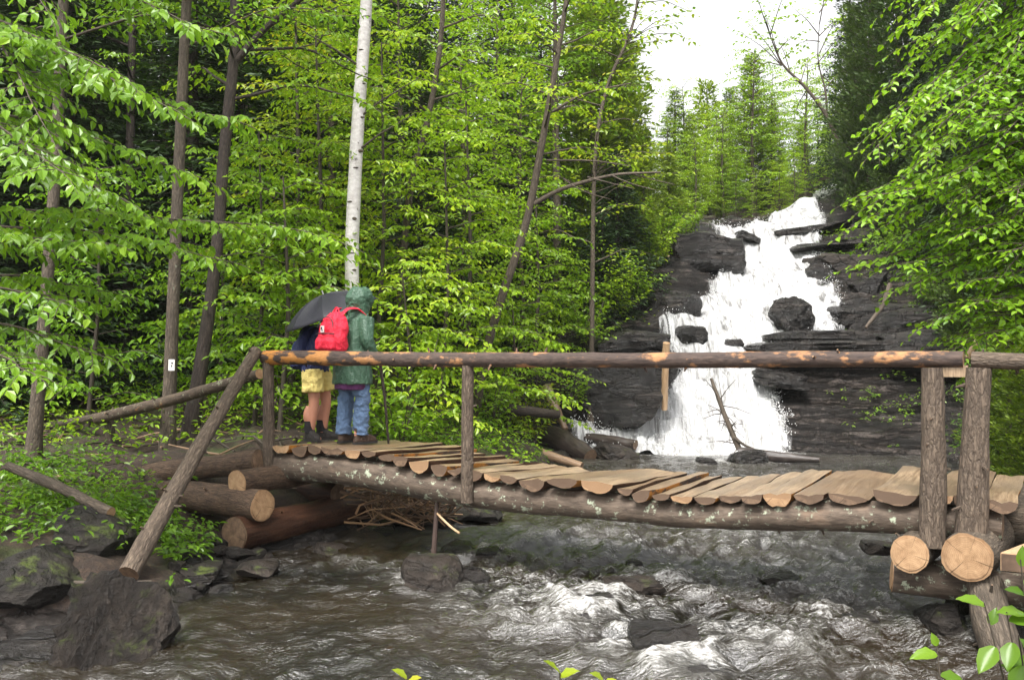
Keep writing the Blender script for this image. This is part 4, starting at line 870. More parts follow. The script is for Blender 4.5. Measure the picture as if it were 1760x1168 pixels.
def head(mb, c, yaw_f=(0, 1, 0), s=1.0, pitch=0.0):
    """sculpted head: brow, sockets, nose, mouth, chin, ears; faces +y before pitching"""
    h = MB(); h.ball((0, 0, 0), (1, 1, 1), 36, 28); V = h.arrays()[0]; F = h.F
    x, y, z = V[:, 0], V[:, 1], V[:, 2]
    jaw = np.clip(-z, 0, 1)
    X = x * .076 * (1 - .32 * jaw ** 1.5); Y = y * .096 * (1 - .12 * jaw); Z = z * .118
    Y = Y + np.where(y > 0, .012 * jaw, 0)
    g = lambda x0, z0, sx, sz: np.exp(-((X - x0) / sx) ** 2 - ((Z - z0) / sz) ** 2) * (y > .2)
    Y = Y + .030 * g(0, -.022, .012, .020) + .014 * g(0, .005, .010, .02) + .006 * g(0, .028, .05, .010)
    Y = Y - .012 * g(.030, .008, .016, .011) - .012 * g(-.030, .008, .016, .011)
    Y = Y + .008 * g(0, -.056, .020, .006) - .006 * g(0, -.064, .018, .003) + .007 * g(0, -.072, .018, .006) + .010 * g(0, -.1, .02, .014)
    W = np.stack([X, Y, Z], -1)
    e = MB()
    for s_ in (-1, 1):
        e.ball((s_ * .077, -.008, -.004), (.010, .020, .032), 10, 8)
    allV = [W] + e.V; off = 0
    R = np.array(Matrix.Rotation(pitch, 3, 'X'))
    mb.add((W * s) @ R.T + c, F)
    for Vv, k in zip(e.V, range(2)):
        b = MB(); b.ball((0, 0, 0), 1, 10, 8); mb.add((Vv * s) @ R.T + c, b.F)
def hand(mb, w, d, up, side, curl=1.0, s=1.0):
    """palm and five bent fingers; w wrist, d pointing direction, up = back of hand, side = towards the thumb"""
    w, d, up, side = np.array(w, float), nrm(d), nrm(up), nrm(side)
    pc = w + d * .048 * s
    mb.tube([w - d * .01, w + d * .03 * s, pc + d * .035 * s], [.026 * s, .034 * s, .036 * s], 12, flat=.5, up=up)
    for k, (o, l) in enumerate(((.030, .070), (.010, .080), (-.010, .074), (-.030, .060))):
        b = w + d * .082 * s + side * o * s; p = [b]; a = 0.25
        for q, f in enumerate((.45, .32, .23)):
            a += curl * (.55 + .35 * q); dirn = d * math.cos(a) - up * math.sin(a); p.append(p[-1] + dirn * l * f * s)
        mb.tube(p, [.0100 * s, .0095 * s, .0085 * s, .0070 * s], 8)
    b = w + d * .025 * s + side * .028 * s
    mb.tube([b, b + (d * .6 + side * .6 - up * .3) * .034 * s, b + (d * 1.1 + side * .5 - up * .9 * curl) * .052 * s], [.0125 * s, .011 * s, .008 * s], 8)
def boot(name, parent, p, yaw, mat, s=1.0, h=.17):
    mb = MB(); c, sn = math.cos(yaw), math.sin(yaw); R = np.array([[c, -sn, 0], [sn, c, 0], [0, 0, 1]])
    q = lambda V: (np.array(V) * s) @ R.T + p
    sub = MB(); sub.loft([(0, .055, .005, .047, .150), (0, .055, .03, .050, .152), (0, .05, .06, .046, .135), (0, .03, .085, .043, .105), (0, .0, .11, .042, .07), (0, -.012, h * .8, .050, .062), (0, -.015, h, .058, .066)], 24, pw=2.4)
    V, F, _, _ = sub.arrays(); mb.add(q(V), F)
    b = solid(mb, name, [mat], parent, .009, 3, .006, 22, 3)
    so_ = MB(); so_.loft([(0, .055, -.012, .052, .156), (0, .055, .014, .053, .158)], 24, pw=2.6); V, F, _, _ = so_.arrays()
    k = MB(); k.add(q(V), F); k.build('sole', [CL['sole']], b)
    return b
def limb(mb, pts, rad, n=14): mb.tube(poly(pts, 14), np.interp(np.linspace(0, 1, 14), np.linspace(0, 1, len(rad)), rad), n, rough=0)

# --- hiker in the green raincoat, seen from behind
DZ = 1.045; PS = .965
gB = np.array([(603 - 880) / FPX * 10.55, 10.55, DZ - .0]); fB = np.array([.66, .75]); yawB = math.atan2(-fB[0], fB[1])
pB = thing('person', 'person in hooded green raincoat and blue jeans standing on the bridge holding a stick', 'person', gB, rotz=yawB, local=True); pB.scale = (PS,) * 3
mb = MB()
for s in (-1, 1): limb(mb, [(s * .10, 0, .90), (s * .115, .035, .48), (s * .12, -.01, .09)], [.075, .048, .034]); mb.loft([(s * .12, .05, .02, .026, .085), (s * .12, .05, .045, .026, .08), (s * .12, 0, .10, .028, .035)], 14)
mb.loft([(0, 0, .84, .12, .08), (0, .0, .95, .14, .09), (0, .02, 1.10, .12, .08), (0, .05, 1.28, .14, .09), (0, .065, 1.38, .12, .07), (0, .085, 1.46, .07, .06), (0, .10, 1.53, .052, .055)], 20)
head(mb, np.array([0, .135, 1.585]), pitch=-.18)
RHj = [(.185, .065, 1.385), (.250, .01, 1.13), (.245, .150, .945)]; LHj = [(-.185, .065, 1.385), (-.245, .06, 1.12), (-.14, .25, 1.06)]
for J in (RHj, LHj): limb(mb, J, [.038, .036, .028])
hand(mb, np.array([.245, .155, .94]), (.0, .85, -.3), (.9, 0, .3), (0, .1, 1), 1.5)
hand(mb, np.array([-.14, .26, 1.06]), (.5, .8, .1), (-.3, .3, .9), (.8, -.4, .1), 1.0)
solid(mb, 'body', [SK], pB, .0065, 3)
mb = MB()
for s, k in ((-1, 0), (1, .03)):
    mb.tube(poly([(s * .105, 0, .88), (s * .12, .035 + k, .50), (s * .125, .0 + k, .10)], 16), np.interp(np.linspace(0, 1, 16), [0, .35, .6, 1], [.106, .096, .086, .086]), 18)
mb.loft([(0, -.005, .80, .19, .135), (0, -.005, .92, .185, .13), (0, 0, 1.02, .165, .125)], 20)
je = solid(mb, 'jeans', [CL['jeans']], pB, .009, 3, .026, 11, 4, (.7, .7, 1.3))
boot('boot', pB, np.array([-.125, .01, .014]), .15, CL['brown']); boot('boot', pB, np.array([.13, .035, .014]), -.12, CL['brown'])
mb = MB()
mb.loft([(0, .02, .66, .25, .20), (0, .02, .78, .245, .195), (0, .01, .90, .238, .18), (0, .015, 1.06, .20, .15), (0, .045, 1.24, .215, .155), (0, .065, 1.36, .215, .13), (0, .085, 1.43, .13, .095), (0, .10, 1.49, .085, .085), (0, .11, 1.52, .08, .085)], 24)
for J in (RHj, LHj):
    J = np.array(J); mb.tube(poly([J[0] + [0, 0, -.01], J[1], J[1] * .15 + J[2] * .85], 14), np.interp(np.linspace(0, 1, 14), [0, .5, 1], [.088, .074, .060]), 16)
rc = solid(mb, 'raincoat', [CL['green']], pB, .010, 3, .020, 10, 7, (1, 1, .35))
hb = MB(); hb.ball((0, .105, 1.595), (.128, .15, .150), 30, 22); hb.ball((0, .165, 1.605), (.120, .135, .135), 30, 22); hb.loft([(0, .09, 1.38, .15, .11), (0, .095, 1.44, .125, .115), (0, .105, 1.50, .122, .135), (0, .11, 1.56, .12, .14)], 24)
hood = solid(hb, 'hood', [CL['green']], rc, .008, 3, .016, 12, 9, (1, .6, 1))
# open the hood towards the face
bm = bmesh.new(); bm.from_mesh(hood.data)
kill = [f for f in bm.faces if f.calc_center_median().y > .262 and abs(f.calc_center_median().x) < .088 and 1.49 < f.calc_center_median().z < 1.70]
bmesh.ops.delete(bm, geom=kill, context='FACES'); bm.to_mesh(hood.data); bm.free()
so_m = hood.modifiers.new('cloth', 'SOLIDIFY'); so_m.thickness = .006
mb = MB(); mb.loft([(0, -.005, .60, .205, .15), (0, -.005, .68, .21, .155)], 20); solid(mb, 'fleece_hem', [CL['purple']], pB, .012, 2, .01)
def to_world(o_loc, yaw, v):
    c, s = math.cos(yaw), math.sin(yaw); v = np.array(v, float) * PS; return np.array([o_loc[0] + c * v[0] - s * v[1], o_loc[1] + s * v[0] + c * v[1], o_loc[2] + v[2]])
# walking stick
hw = to_world(gB, yawB, (.225, .225, .915)); tip = P(668, 764, 10.75)
ws = thing('walking_stick', 'thin dark walking stick planted on the deck beside the green raincoat', 'walking stick', tip)
mb = MB(); e = hw + (hw - tip) * .06; mb.tube(poly([tip, (tip + hw) / 2 + [.012, 0, 0], e], 14), [.011, .013, .013, .014, .014, .015, .015, .015, .015, .016, .016, .017, .017, .017], 8, 0, 0, .1, 4); mb.build('shaft', [M['bark_dark']], ws)
mb = MB(); mb.tube([hw - (hw - tip) * .05, e], [.0185, .0185], 10); mb.build('grip', [CL['grip']], ws)
# red backpack
bpk = thing('backpack', 'red backpack with a small white patch worn over the green raincoat', 'backpack', to_world(gB, yawB, (-.02, -.22, 1.0)), rotz=yawB, local=True)
def bl(mb, V0): return mb
mb = MB(); mb.loft([(0, 0, .0, .135, .075), (0, -.01, .03, .175, .105), (0, -.01, .13, .185, .115), (0, .0, .26, .175, .105), (0, .012, .36, .14, .085), (0, .03, .42, .08, .055), (0, .035, .435, .04, .03)], 28, pw=2.7)
body = solid(mb, 'pack_body', [CL['red']], bpk, .011, 3, .028, 8, 21, (1, 1, .8))
mb = MB(); mb.loft([(0, -.085, .015, .11, .05), (0, -.10, .05, .145, .065), (0, -.10, .13, .150, .06), (0, -.085, .185, .135, .045), (0, -.07, .20, .10, .03)], 24, pw=2.8)
pk = solid(mb, 'pocket', [CL['red']], bpk, .010, 3, .018, 10, 22)
mb = MB()
mb.tube(poly([(-.15, -.115, .20), (-.08, -.150, .205), (0, -.16, .205), (.08, -.150, .205), (.15, -.115, .20)], 14), .006, 6); mb.build('zip', [CL['dark']], pk)
mb = MB(); th = np.linspace(math.pi, 0, 16); mb.tube(poly(np.stack([.125 * np.cos(th), -.115 + .025 * np.sin(th), .27 + .11 * np.sin(th)], -1), 18), .005, 6); mb.build('zip', [CL['dark']], body)
for s in (-1, 1):
    mb = MB(); mb.tube(poly([(s * .07, .045, .40), (s * .10, .10, .47), (s * .115, .22, .475), (s * .125, .33, .40), (s * .14, .36, .26), (s * .15, .27, .20)], 30), .030, 10, flat=.35, up=(1, 0, 0)); mb.build('strap', [CL['red']], bpk)
mb = MB(); th = np.linspace(0, math.pi, 10); mb.tube(np.stack([.04 * np.cos(th), .035 + 0 * th, .43 + .05 * np.sin(th)], -1), .008, 8); mb.build('handle', [CL['red']], bpk)
pt = MB(); pt.box((-.030, -.128, .252), (.027, -.003, 0), (0, .006, 0), (0, 0, .034)); po = pt.build('patch', [CL['white']], bpk)
pt = MB(); pt.box((-.034, -.1345, .262), (.012, -.0013, 0), (0, .0025, 0), (0, 0, .013)); pt.box((-.024, -.1355, .240), (.011, -.0012, 0), (0, .0025, 0), (0, 0, .010)); pt.build('print', [CL['dark']], po)

# --- hiker in yellow shorts under the umbrella
gA = np.array([(546 - 880) / FPX * 11.05, 11.05, 1.03]); fA = np.array([.97, -.24]); yawA = math.atan2(-fA[0], fA[1])
pA = thing('person', 'person in yellow shorts and navy jacket stooping under the black umbrella', 'person', gA, rotz=yawA, local=True); pA.scale = (PS,) * 3
mb = MB()
for s, k in ((-1, .035), (1, -.02)):
    limb(mb, [(s * .095, -.02, .84), (s * .105, .03 + k, .46), (s * .105, -.02 + k, .09)], [.095, .062, .045])
    mb.tube(poly([(s * .105, -.025 + k, .40), (s * .107, -.05 + k, .30), (s * .105, -.025 + k, .16)], 8), [.045, .052, .058, .06, .058, .052, .045, .04], 12)
    mb.loft([(s * .105, .04 + k, .02, .026, .08), (s * .105, .04 + k, .045, .026, .075), (s * .105, -.01 + k, .10, .03, .035)], 14)
mb.loft([(0, -.03, .78, .15, .10), (0, -.03, .89, .16, .11), (0, .01, 1.02, .135, .10), (0, .07, 1.18, .13, .085), (0, .12, 1.28, .11, .065), (0, .14, 1.34, .065, .058), (0, .16, 1.40, .05, .052)], 20)
head(mb, np.array([0, .20, 1.455]), s=.97, pitch=-.25)
RA = [(.165, .115, 1.275), (.24, .13, 1.03), (.13, .36, 1.05)]; LA = [(-.165, .115, 1.275), (-.23, .12, 1.02), (-.10, .33, 1.0)]
for J in (RA, LA): limb(mb, J, [.036, .034, .026])
hand(mb, np.array([.13, .37, 1.052]), (-.2, .9, .1), (.9, .2, .3), (0, .1, 1), 1.5, .95)
hand(mb, np.array([-.10, .34, 1.0]), (.3, .9, 0), (-.9, .2, .3), (.1, .1, 1), 1.3, .95)
bodyA = solid(mb, 'body', [SK], pA, .0065, 3)
for s in (-1, 1):
    k = MB(); R = np.array(Matrix.Rotation(-.25, 3, 'X')); k.ball(np.array([0, .20, 1.455]) + (np.array([s * .029, .080, .008]) * .97) @ R.T, .0115, 10, 8); k.build('eye', [CL['eye']], bodyA)
hr = MB(); hr.ball((0, .182, 1.478), (.084, .100, .108), 24, 18); hr.tube(poly([(0, .11, 1.46), (0, .09, 1.40), (0, .10, 1.34)], 8), [.07, .07, .07, .065, .06, .055, .05, .04], 12)
hro = solid(hr, 'hair', [CL['hair']], pA, .009, 2, .02, 22, 31)
bm = bmesh.new(); bm.from_mesh(hro.data)
bmesh.ops.delete(bm, geom=[f for f in bm.faces if f.calc_center_median().y > .235 and f.calc_center_median().z < 1.505], context='FACES'); bm.to_mesh(hro.data); bm.free()
mb = MB()
for s, k in ((-1, .03), (1, -.015)):
    mb.tube(poly([(s * .095, -.02, .82), (s * .105, .0 + k * .6, .66), (s * .11, .01 + k, .565)], 10), np.interp(np.linspace(0, 1, 10), [0, 1], [.125, .122]), 18)
mb.loft([(0, -.03, .76, .185, .135), (0, -.03, .88, .18, .135), (0, -.01, .97, .155, .125)], 20)
solid(mb, 'shorts', [CL['yellow']], pA, .010, 3, .024, 13, 14, (1, 1, .7))
for s, k in ((-1, .035), (1, -.02)):
    boot('boot', pA, np.array([s * .105, -.025 + k, .014]), -s * .12 - (.45 if s > 0 else 0), CL['boot'], .97)
    q = MB(); q.tube([(s * .105, -.025 + k, .10), (s * .105, -.03 + k, .17), (s * .105, -.03 + k, .235)], [.058, .061, .060], 16, rough=.05, seed=3); q.build('sock', [CL['sock']], pA)
mb = MB()
mb.loft([(0, -.03, .80, .205, .16), (0, -.02, .90, .20, .155), (0, .02, 1.04, .185, .15), (0, .075, 1.18, .20, .145), (0, .115, 1.27, .195, .12), (0, .14, 1.33, .11, .085), (0, .155, 1.385, .075, .075)], 24)
for J in (RA, LA):
    J = np.array(J); mb.tube(poly([J[0], J[1], J[1] * .12 + J[2] * .88], 14), np.interp(np.linspace(0, 1, 14), [0, .5, 1], [.078, .066, .052]), 16)
solid(mb, 'jacket', [CL['navy']], pA, .010, 3, .024, 12, 17, (1, 1, .6))
# the pack on that hiker's back
bk2 = thing('backpack', 'dark blue backpack on the back of the hiker in yellow shorts', 'backpack', to_world(gA, yawA, (0, -.20, .88)), rotz=yawA, local=True)
mb = MB(); mb.loft([(0, 0, -.05, .11, .06), (0, -.01, -.02, .15, .09), (0, .01, .12, .16, .10), (0, .05, .26, .15, .095), (0, .09, .38, .12, .075), (0, .11, .43, .06, .05)], 26, pw=2.7)
solid(mb, 'pack_body', [CL['navy']], bk2, .011, 3, .03, 8, 41)
mb = MB(); mb.loft([(-.04, -.065, .0, .04, .05), (-.04, -.07, .10, .045, .05), (-.04, -.04, .22, .04, .045), (-.04, -.01, .27, .03, .03)], 20, pw=2.6); mb.add(mb.V[0] + [.10, .01, 0], mb.F[:])
solid(mb, 'pocket', [CL['blue']], bk2, .009, 3, .015, 12, 42)
for s in (-1, 1):
    mb = MB(); mb.tube(poly([(s * .07, .12, .38), (s * .10, .20, .45), (s * .11, .32, .42), (s * .12, .40, .28), (s * .15, .30, .08), (s * .15, .06, -.01)], 26), .027, 10, flat=.35, up=(1, 0, 0)); mb.build('strap', [CL['blue']], bk2)
# umbrella
ax = nrm([-.34, -.12, .93]); uc = P(569, 540, 11.0); e1 = nrm(np.cross(ax, [0, 1, 0])); e2 = np.cross(ax, e1)
ub = thing('umbrella', 'black umbrella held low and tilted over the hiker in yellow shorts', 'umbrella', uc)
Rm, Hm, ng, nrg = .55, .235, 8, 12; V = []; F = []; sub = 8
for r in range(nrg + 1):
    f = r / nrg
    for j in range(ng * sub):
        a = 2 * math.pi * j / (ng * sub); g = (j % sub) / sub; sc = math.sin(math.pi * g)
        rr = Rm * f * (1 - .07 * sc * f); zz = Hm * math.cos(f * math.pi / 2 * .97) ** .9 - .13 * sc * f * (1 - f) - .012 * sc * f - .03 * f ** 6 + .012 * sc * f ** 4
        V.append(uc + e1 * rr * math.cos(a) + e2 * rr * math.sin(a) + ax * zz)
nn = ng * sub
for r in range(nrg):
    for j in range(nn): F.append((r * nn + j, r * nn + (j + 1) % nn, (r + 1) * nn + (j + 1) % nn, (r + 1) * nn + j))
mb = MB(); mb.add(V, F); can = mb.build('canopy', [CL['black']], ub, sharp=15); sm = can.modifiers.new('cloth', 'SOLIDIFY'); sm.thickness = .003
mb = MB(); hub = uc + ax * Hm; hnd = to_world(gA, yawA, (.10, .45, 1.06))
for j in range(ng):
    a = 2 * math.pi * j / ng; p = []
    for f in np.linspace(.03, 1.0, 8): p.append(uc + (e1 * math.cos(a) + e2 * math.sin(a)) * Rm * f + ax * (Hm * math.cos(f * math.pi / 2 * .97) ** .9 - .03 * f ** 6 - .006))
    mb.tube(p, .003, 5); k = p[4]; mb.tube([k, hub - ax * .22], .0025, 5)
mb.build('ribs', [CL['metal']], ub)
mb = MB(); mb.tube([hub + ax * .05, hub - ax * .55, hnd], [.006, .006, .006], 8); mb.build('shaft', [CL['metal']], ub)
mb = MB(); dh = nrm(hnd - hub); mb.tube([hnd - dh * .06, hnd + dh * .08], [.015, .017], 10); mb.build('handle', [CL['grip']], ub)
# ------------------------------------------------------------------ trees
def leaf_arrays(pos, axis, normal, size, width=.62, fold=.18, curl=.18, simple=False):
    """pos, axis (base to tip), normal -> leaf blades; six corners (or four when far)"""
    axis = nrm(axis); side = nrm(np.cross(axis, normal)); nn = np.cross(side, axis); s = size[:, None]
    w = width * .5
    if simple:
        V = np.stack([pos, pos + axis * .45 * s + side * w * s + nn * fold * w * s, pos + axis * s - nn * curl * .3 * s, pos + axis * .45 * s - side * w * s + nn * fold * w * s], 1)
        q = np.arange(len(pos))[:, None] * 4 + np.arange(4); return V.reshape(-1, 3), np.vstack([q[:, [0, 1, 2]], q[:, [0, 2, 3]]]), None
    V = np.stack([pos, pos + axis * .30 * s + side * w * .92 * s + nn * fold * w * s, pos + axis * .66 * s + side * w * .72 * s + nn * (fold * w - curl * .2) * s,
                  pos + axis * s - nn * curl * s, pos + axis * .66 * s - side * w * .72 * s + nn * (fold * w - curl * .2) * s, pos + axis * .30 * s - side * w * .92 * s + nn * fold * w * s], 1)
    q = np.arange(len(pos))[:, None] * 6 + np.arange(6)
    return V.reshape(-1, 3), None, np.vstack([q[:, [0, 1, 2, 3]], q[:, [0, 3, 4, 5]]])

class Tree:
    def __init__(self, seed): self.rng = np.random.default_rng(seed); self.wood = MB(); self.lp = []; self.la = []; self.ln = []; self.ls = []
    def leaves(self, pos, axis, normal, size): self.lp.append(pos); self.la.append(axis); self.ln.append(normal); self.ls.append(size)
    def twig(self, p, v, length, leaf, gap, droop, sag, wood=True, r=.004):
        """one leafy twig: leaves alternate left and right in the twig's plane"""
        rng = self.rng; n = max(2, int(length / gap)); u = (np.arange(n) + rng.uniform(.2, .9)) / n
        v = nrm(v); side = nrm(np.cross(v, [0, 0, 1.0])); pts = p + v * (u * length)[:, None] - np.array([0, 0, 1.0]) * (sag * length * u ** 2)[:, None]
        sg = np.where(np.arange(n) % 2, 1.0, -1.0)[:, None]
        axis = v * rng.uniform(.3, .9, (n, 1)) + side * sg * rng.uniform(.6, 1.1, (n, 1)) + np.array([0, 0, -1.0]) * (droop + rng.normal(0, .28, (n, 1)))
        nm = np.array([0, 0, 1.0]) + v * droop * .6 + rng.normal(0, .32, (n, 3))
        self.leaves(pts, axis, nm, leaf * rng.uniform(.65, 1.15, n))
        if wood: self.wood.tube([p, p + v * length * .5 - [0, 0, sag * length * .25], p + v * length - [0, 0, sag * length]], [r, r * .8, r * .4], 4, 0, -1)
    def limb(self, pts, r0, leaf, gap=.05, tw=.5, tgap=.12, droop=.5, sag=.18, start=.2, wood_twig=False, dens=1.0, n=8):
        rng = self.rng; pts = poly(pts, 16); L = np.linalg.norm(np.diff(pts, axis=0), axis=1).sum()
        pts = pts + .03 * L * vnoise(pts * 2.5 + rng.uniform(0, 50), 3)[:, None] * np.linspace(0, 1, 16)[:, None] * rng.normal(size=3)
        self.wood.tube(pts, np.linspace(r0, max(.0035, r0 * .22), 16), n if r0 > .02 else 5, 0, -1, .06)
        k = max(2, int(L * (1 - start) / tgap * dens)); sgn = 1
        for i in range(k):
            u = start + (1 - start) * (i + rng.uniform(0, .8)) / k; f = u * 15; a = min(int(f), 14); p = pts[a] + (pts[a + 1] - pts[a]) * (f - a); t = nrm(pts[a + 1] - pts[a])
            side = nrm(np.cross(t, [0, 0, 1.0])); sgn = -sgn
            ln = tw * (1.15 - .7 * u) * rng.uniform(.6, 1.2)
            self.twig(p, t * rng.uniform(.5, 1.0) + side * sgn * rng.uniform(.6, 1.2) + [0, 0, rng.normal(.05, .16)], ln, leaf, gap, droop, sag, wood_twig)
        self.twig(pts[-1], pts[-1] - pts[-2], tw * .5, leaf, gap, droop, sag, wood_twig)
    def mesh_leaves(self, name, mat, simple=False, width=.62, fold=.18, curl=.18):
        if not self.lp: return None
        V, T, Qd = leaf_arrays(np.vstack(self.lp), np.vstack(self.la), np.vstack(self.ln), np.concatenate(self.ls), width, fold, curl, simple)
        return V, T, Qd, mat
    def build(self, name, label, cat, base, bark, leafmat, group=None, simple=False, width=.62, curl=.18, local=False):
        t = thing(name, label, cat, base, group, local=local)
        off = np.zeros(3) if local else np.array(base)
        if self.wood.n: link_obj('trunk', self.wood.mesh('trunk', [M[bark]], off, True, None), t)
        if self.lp:
            V, T, Qd, _ = self.mesh_leaves('crown', leafmat, simple, width, .18, curl)
            link_obj('crown', fast_mesh('crown', V - off, quads=Qd, tris=T, mats=[M[leafmat]]), t)
        return t
def copy_thing(src, loc, rz, s, label, group=None, sz=None):
    c = src.copy(); COL.objects.link(c); c.location = tuple(float(q) for q in loc); c.rotation_euler = (0, 0, rz); c.scale = (s, s, sz or s)
    c['label'] = label
    if group: c['group'] = group
    for ch in src.children:
        k = ch.copy(); COL.objects.link(k); k.parent = c
    return c
def trunk_path(t, pts, r, n=12, seg=26, rough=.06, seed=1):
    p = poly(pts, seg); rr = np.interp(np.linspace(0, 1, seg), np.linspace(0, 1, len(r)), r); rr[0] *= 1.35; rr[1] *= 1.12
    t.wood.tube(p, rr, n, 0, -1, rough, seed, 3); return p
def at(path, u):
    f = np.clip(u, 0, 1) * (len(path) - 1); a = min(int(f), len(path) - 2); return path[a] + (path[a + 1] - path[a]) * (f - a)
def auto_limbs(t, path, k, u0, u1, length, r, leaf, rise=.25, az=None, **kw):
    rng = t.rng
    for i in range(k):
        u = u0 + (u1 - u0) * (i + rng.uniform(0, 1)) / k; p = at(path, u); a = (i * 2.4 + rng.uniform(-.5, .5)) if az is None else rng.uniform(*az)
        L = length * (1.1 - .55 * (u - u0) / max(.01, u1 - u0)) * rng.uniform(.65, 1.15); d = np.array([math.cos(a), math.sin(a), rise * rng.uniform(.2, 1.6)])
        e = p + nrm(d) * L; m = p + nrm(d) * L * .5 + [0, 0, .08 * L]; e = e - [0, 0, .12 * L]
        t.limb([p, m, e], r * rng.uniform(.6, 1), leaf, **kw)

# --- beech reaching in from the left edge: trunk outside the frame, sprays of hanging leaves inside it
def hero_limbs(t, path, specs, r, leaf, more=0, **kw):
    specs = list(specs)
    for q in specs[:]:
        for _ in range(more): specs.append((q[0] + t.rng.uniform(-.06, .06), q[1] + t.rng.uniform(-30, 90), q[2] + t.rng.uniform(-55, 55), q[3] + t.rng.uniform(-.3, 1.0), q[4]))
    for (u, px, py, d, bow) in specs:
        p = at(path, u); e = P(px, py, d); L = np.linalg.norm(e - p)
        t.limb([p, p * .55 + e * .45 + [0, 0, bow * L], e], r, leaf, **kw)
NB = dict(gap=.050, tw=.70, tgap=.072, droop=.75, sag=.22, wood_twig=True, start=.08)
t = Tree(1); b = np.array([-5.05, 8.7, .45]); path = trunk_path(t, [b, b + [.1, .1, 2.5], b + [.0, .2, 5], b + [.3, .2, 7.5]], [.14, .11, .09, .05])
hero_limbs(t, path, [(.70, 330, 35, 8.4, .05), (.62, 190, 130, 7.6, .04), (.60, 300, 190, 8.3, .05), (.55, 420, 215, 9.2, .05), (.50, 330, 300, 8.6, .06), (.46, 215, 345, 7.8, .05), (.38, 590, 405, 9.6, .02),
                     (.36, 380, 440, 8.9, .04), (.33, 185, 415, 7.9, .04), (.25, 170, 612, 8.2, .05), (.28, 105, 520, 7.8, .05), (.78, 80, 20, 7.6, .0), (.66, 90, 235, 7.4, .03), (.84, 240, -60, 8.5, .0), (.3, 190, 500, 9.2, .05), (.22, 60, 640, 7.4, .03), (.9, 420, -120, 9, 0), (.8, 120, -90, 9, 0), (.5, 110, 300, 7.0, .03)],
           .016, .104, **NB)
t.build('beech_tree', 'beech reaching in from beyond the left edge with sprays of hanging leaves', 'tree', b, 'bark_grey', 'leaf_beech', curl=.22, width=.66)
# --- trees with visible trunks on the left bank
def bank_tree(seed, label, pts, r, bark, leafmat, leaf, k, u0, u1, length, d_props, name='maple_tree', az=None, rise=.2, extra=None, width=.62):
    t = Tree(seed); path = trunk_path(t, pts, r, seed=seed)
    auto_limbs(t, path, k, u0, u1, length, r[0] * .28, leaf, rise=rise, az=az, **d_props)
    if extra: extra(t, path)
    return t.build(name, label, 'tree', pts[0], bark, leafmat, 'trees on the left bank', width=width)
BP = dict(gap=.066, tw=.68, tgap=.095, droop=.5, sag=.16)
def up(pt, dz, dx=0, dy=0): return np.array(pt) + [dx, dy, dz]
def on_ground(px, d): x = (px - 880) / FPX * d; return np.array([x, d, hz(x, d) - .08])
T1 = [on_ground(56, 11.6), P(75, 560, 11.6), P(95, 290, 11.7), P(105, 0, 11.9), up(P(105, 0, 11.9), 4.5, .3, .3)]
bank_tree(2, 'slim grey beech with a red and white blaze at the far left', T1, [.085, .070, .062, .055, .02], 'bark_tree', 'leaf_beech', .098, 24, .50, 1, 2.0, BP, 'beech_tree')
T2 = [on_ground(288, 12.6), P(298, 500, 12.6), P(308, 250, 12.7), P(318, 0, 12.8), up(P(320, 0, 12.8), 5, .3, .2)]
bank_tree(3, 'straight brown trunk with a small white trail plate left of the slanted pole', T2, [.092, .074, .066, .058, .02], 'bark_tree', 'leaf_beech', .095, 24, .48, 1, 2.1, BP)
T3 = [on_ground(322, 13.0), P(350, 600, 13.0), P(374, 430, 13.1), P(383, 260, 13.2), P(404, 90, 13.3), P(403, -60, 13.4), up(P(400, -60, 13.4), 4, -.4)]
def fork(t, path):
    t.wood.tube(poly([P(405, 105, 13.3), P(428, 75, 13.25), P(462, 40, 13.2), P(525, -10, 13.1)], 12), np.linspace(.055, .03, 12), 8, 0, -1, .06)
    auto_limbs(t, poly([P(428, 75, 13.25), P(462, 40, 13.2), P(525, -10, 13.1)], 6), 5, .2, 1, 1.2, .02, .08, **BP)
bank_tree(4, 'leaning dark trunk that forks near the top right of the white plate tree', T3, [.11, .086, .078, .074, .066, .05, .025], 'bark_dark', 'leaf_maple', .095, 22, .42, 1, 1.8, BP, extra=fork)
T4 = [on_ground(212, 17.5), P(218, 560, 17.5), P(222, 300, 17.6), P(226, 0, 17.8), up(P(226, 0, 17.8), 3)]
bank_tree(5, 'dim bare trunk in the dark woods between the blazed tree and the white plate tree', T4, [.10, .085, .075, .06, .03], 'bark_dark', 'leaf_dim', .09, 20, .5, 1, 2.2, BP)
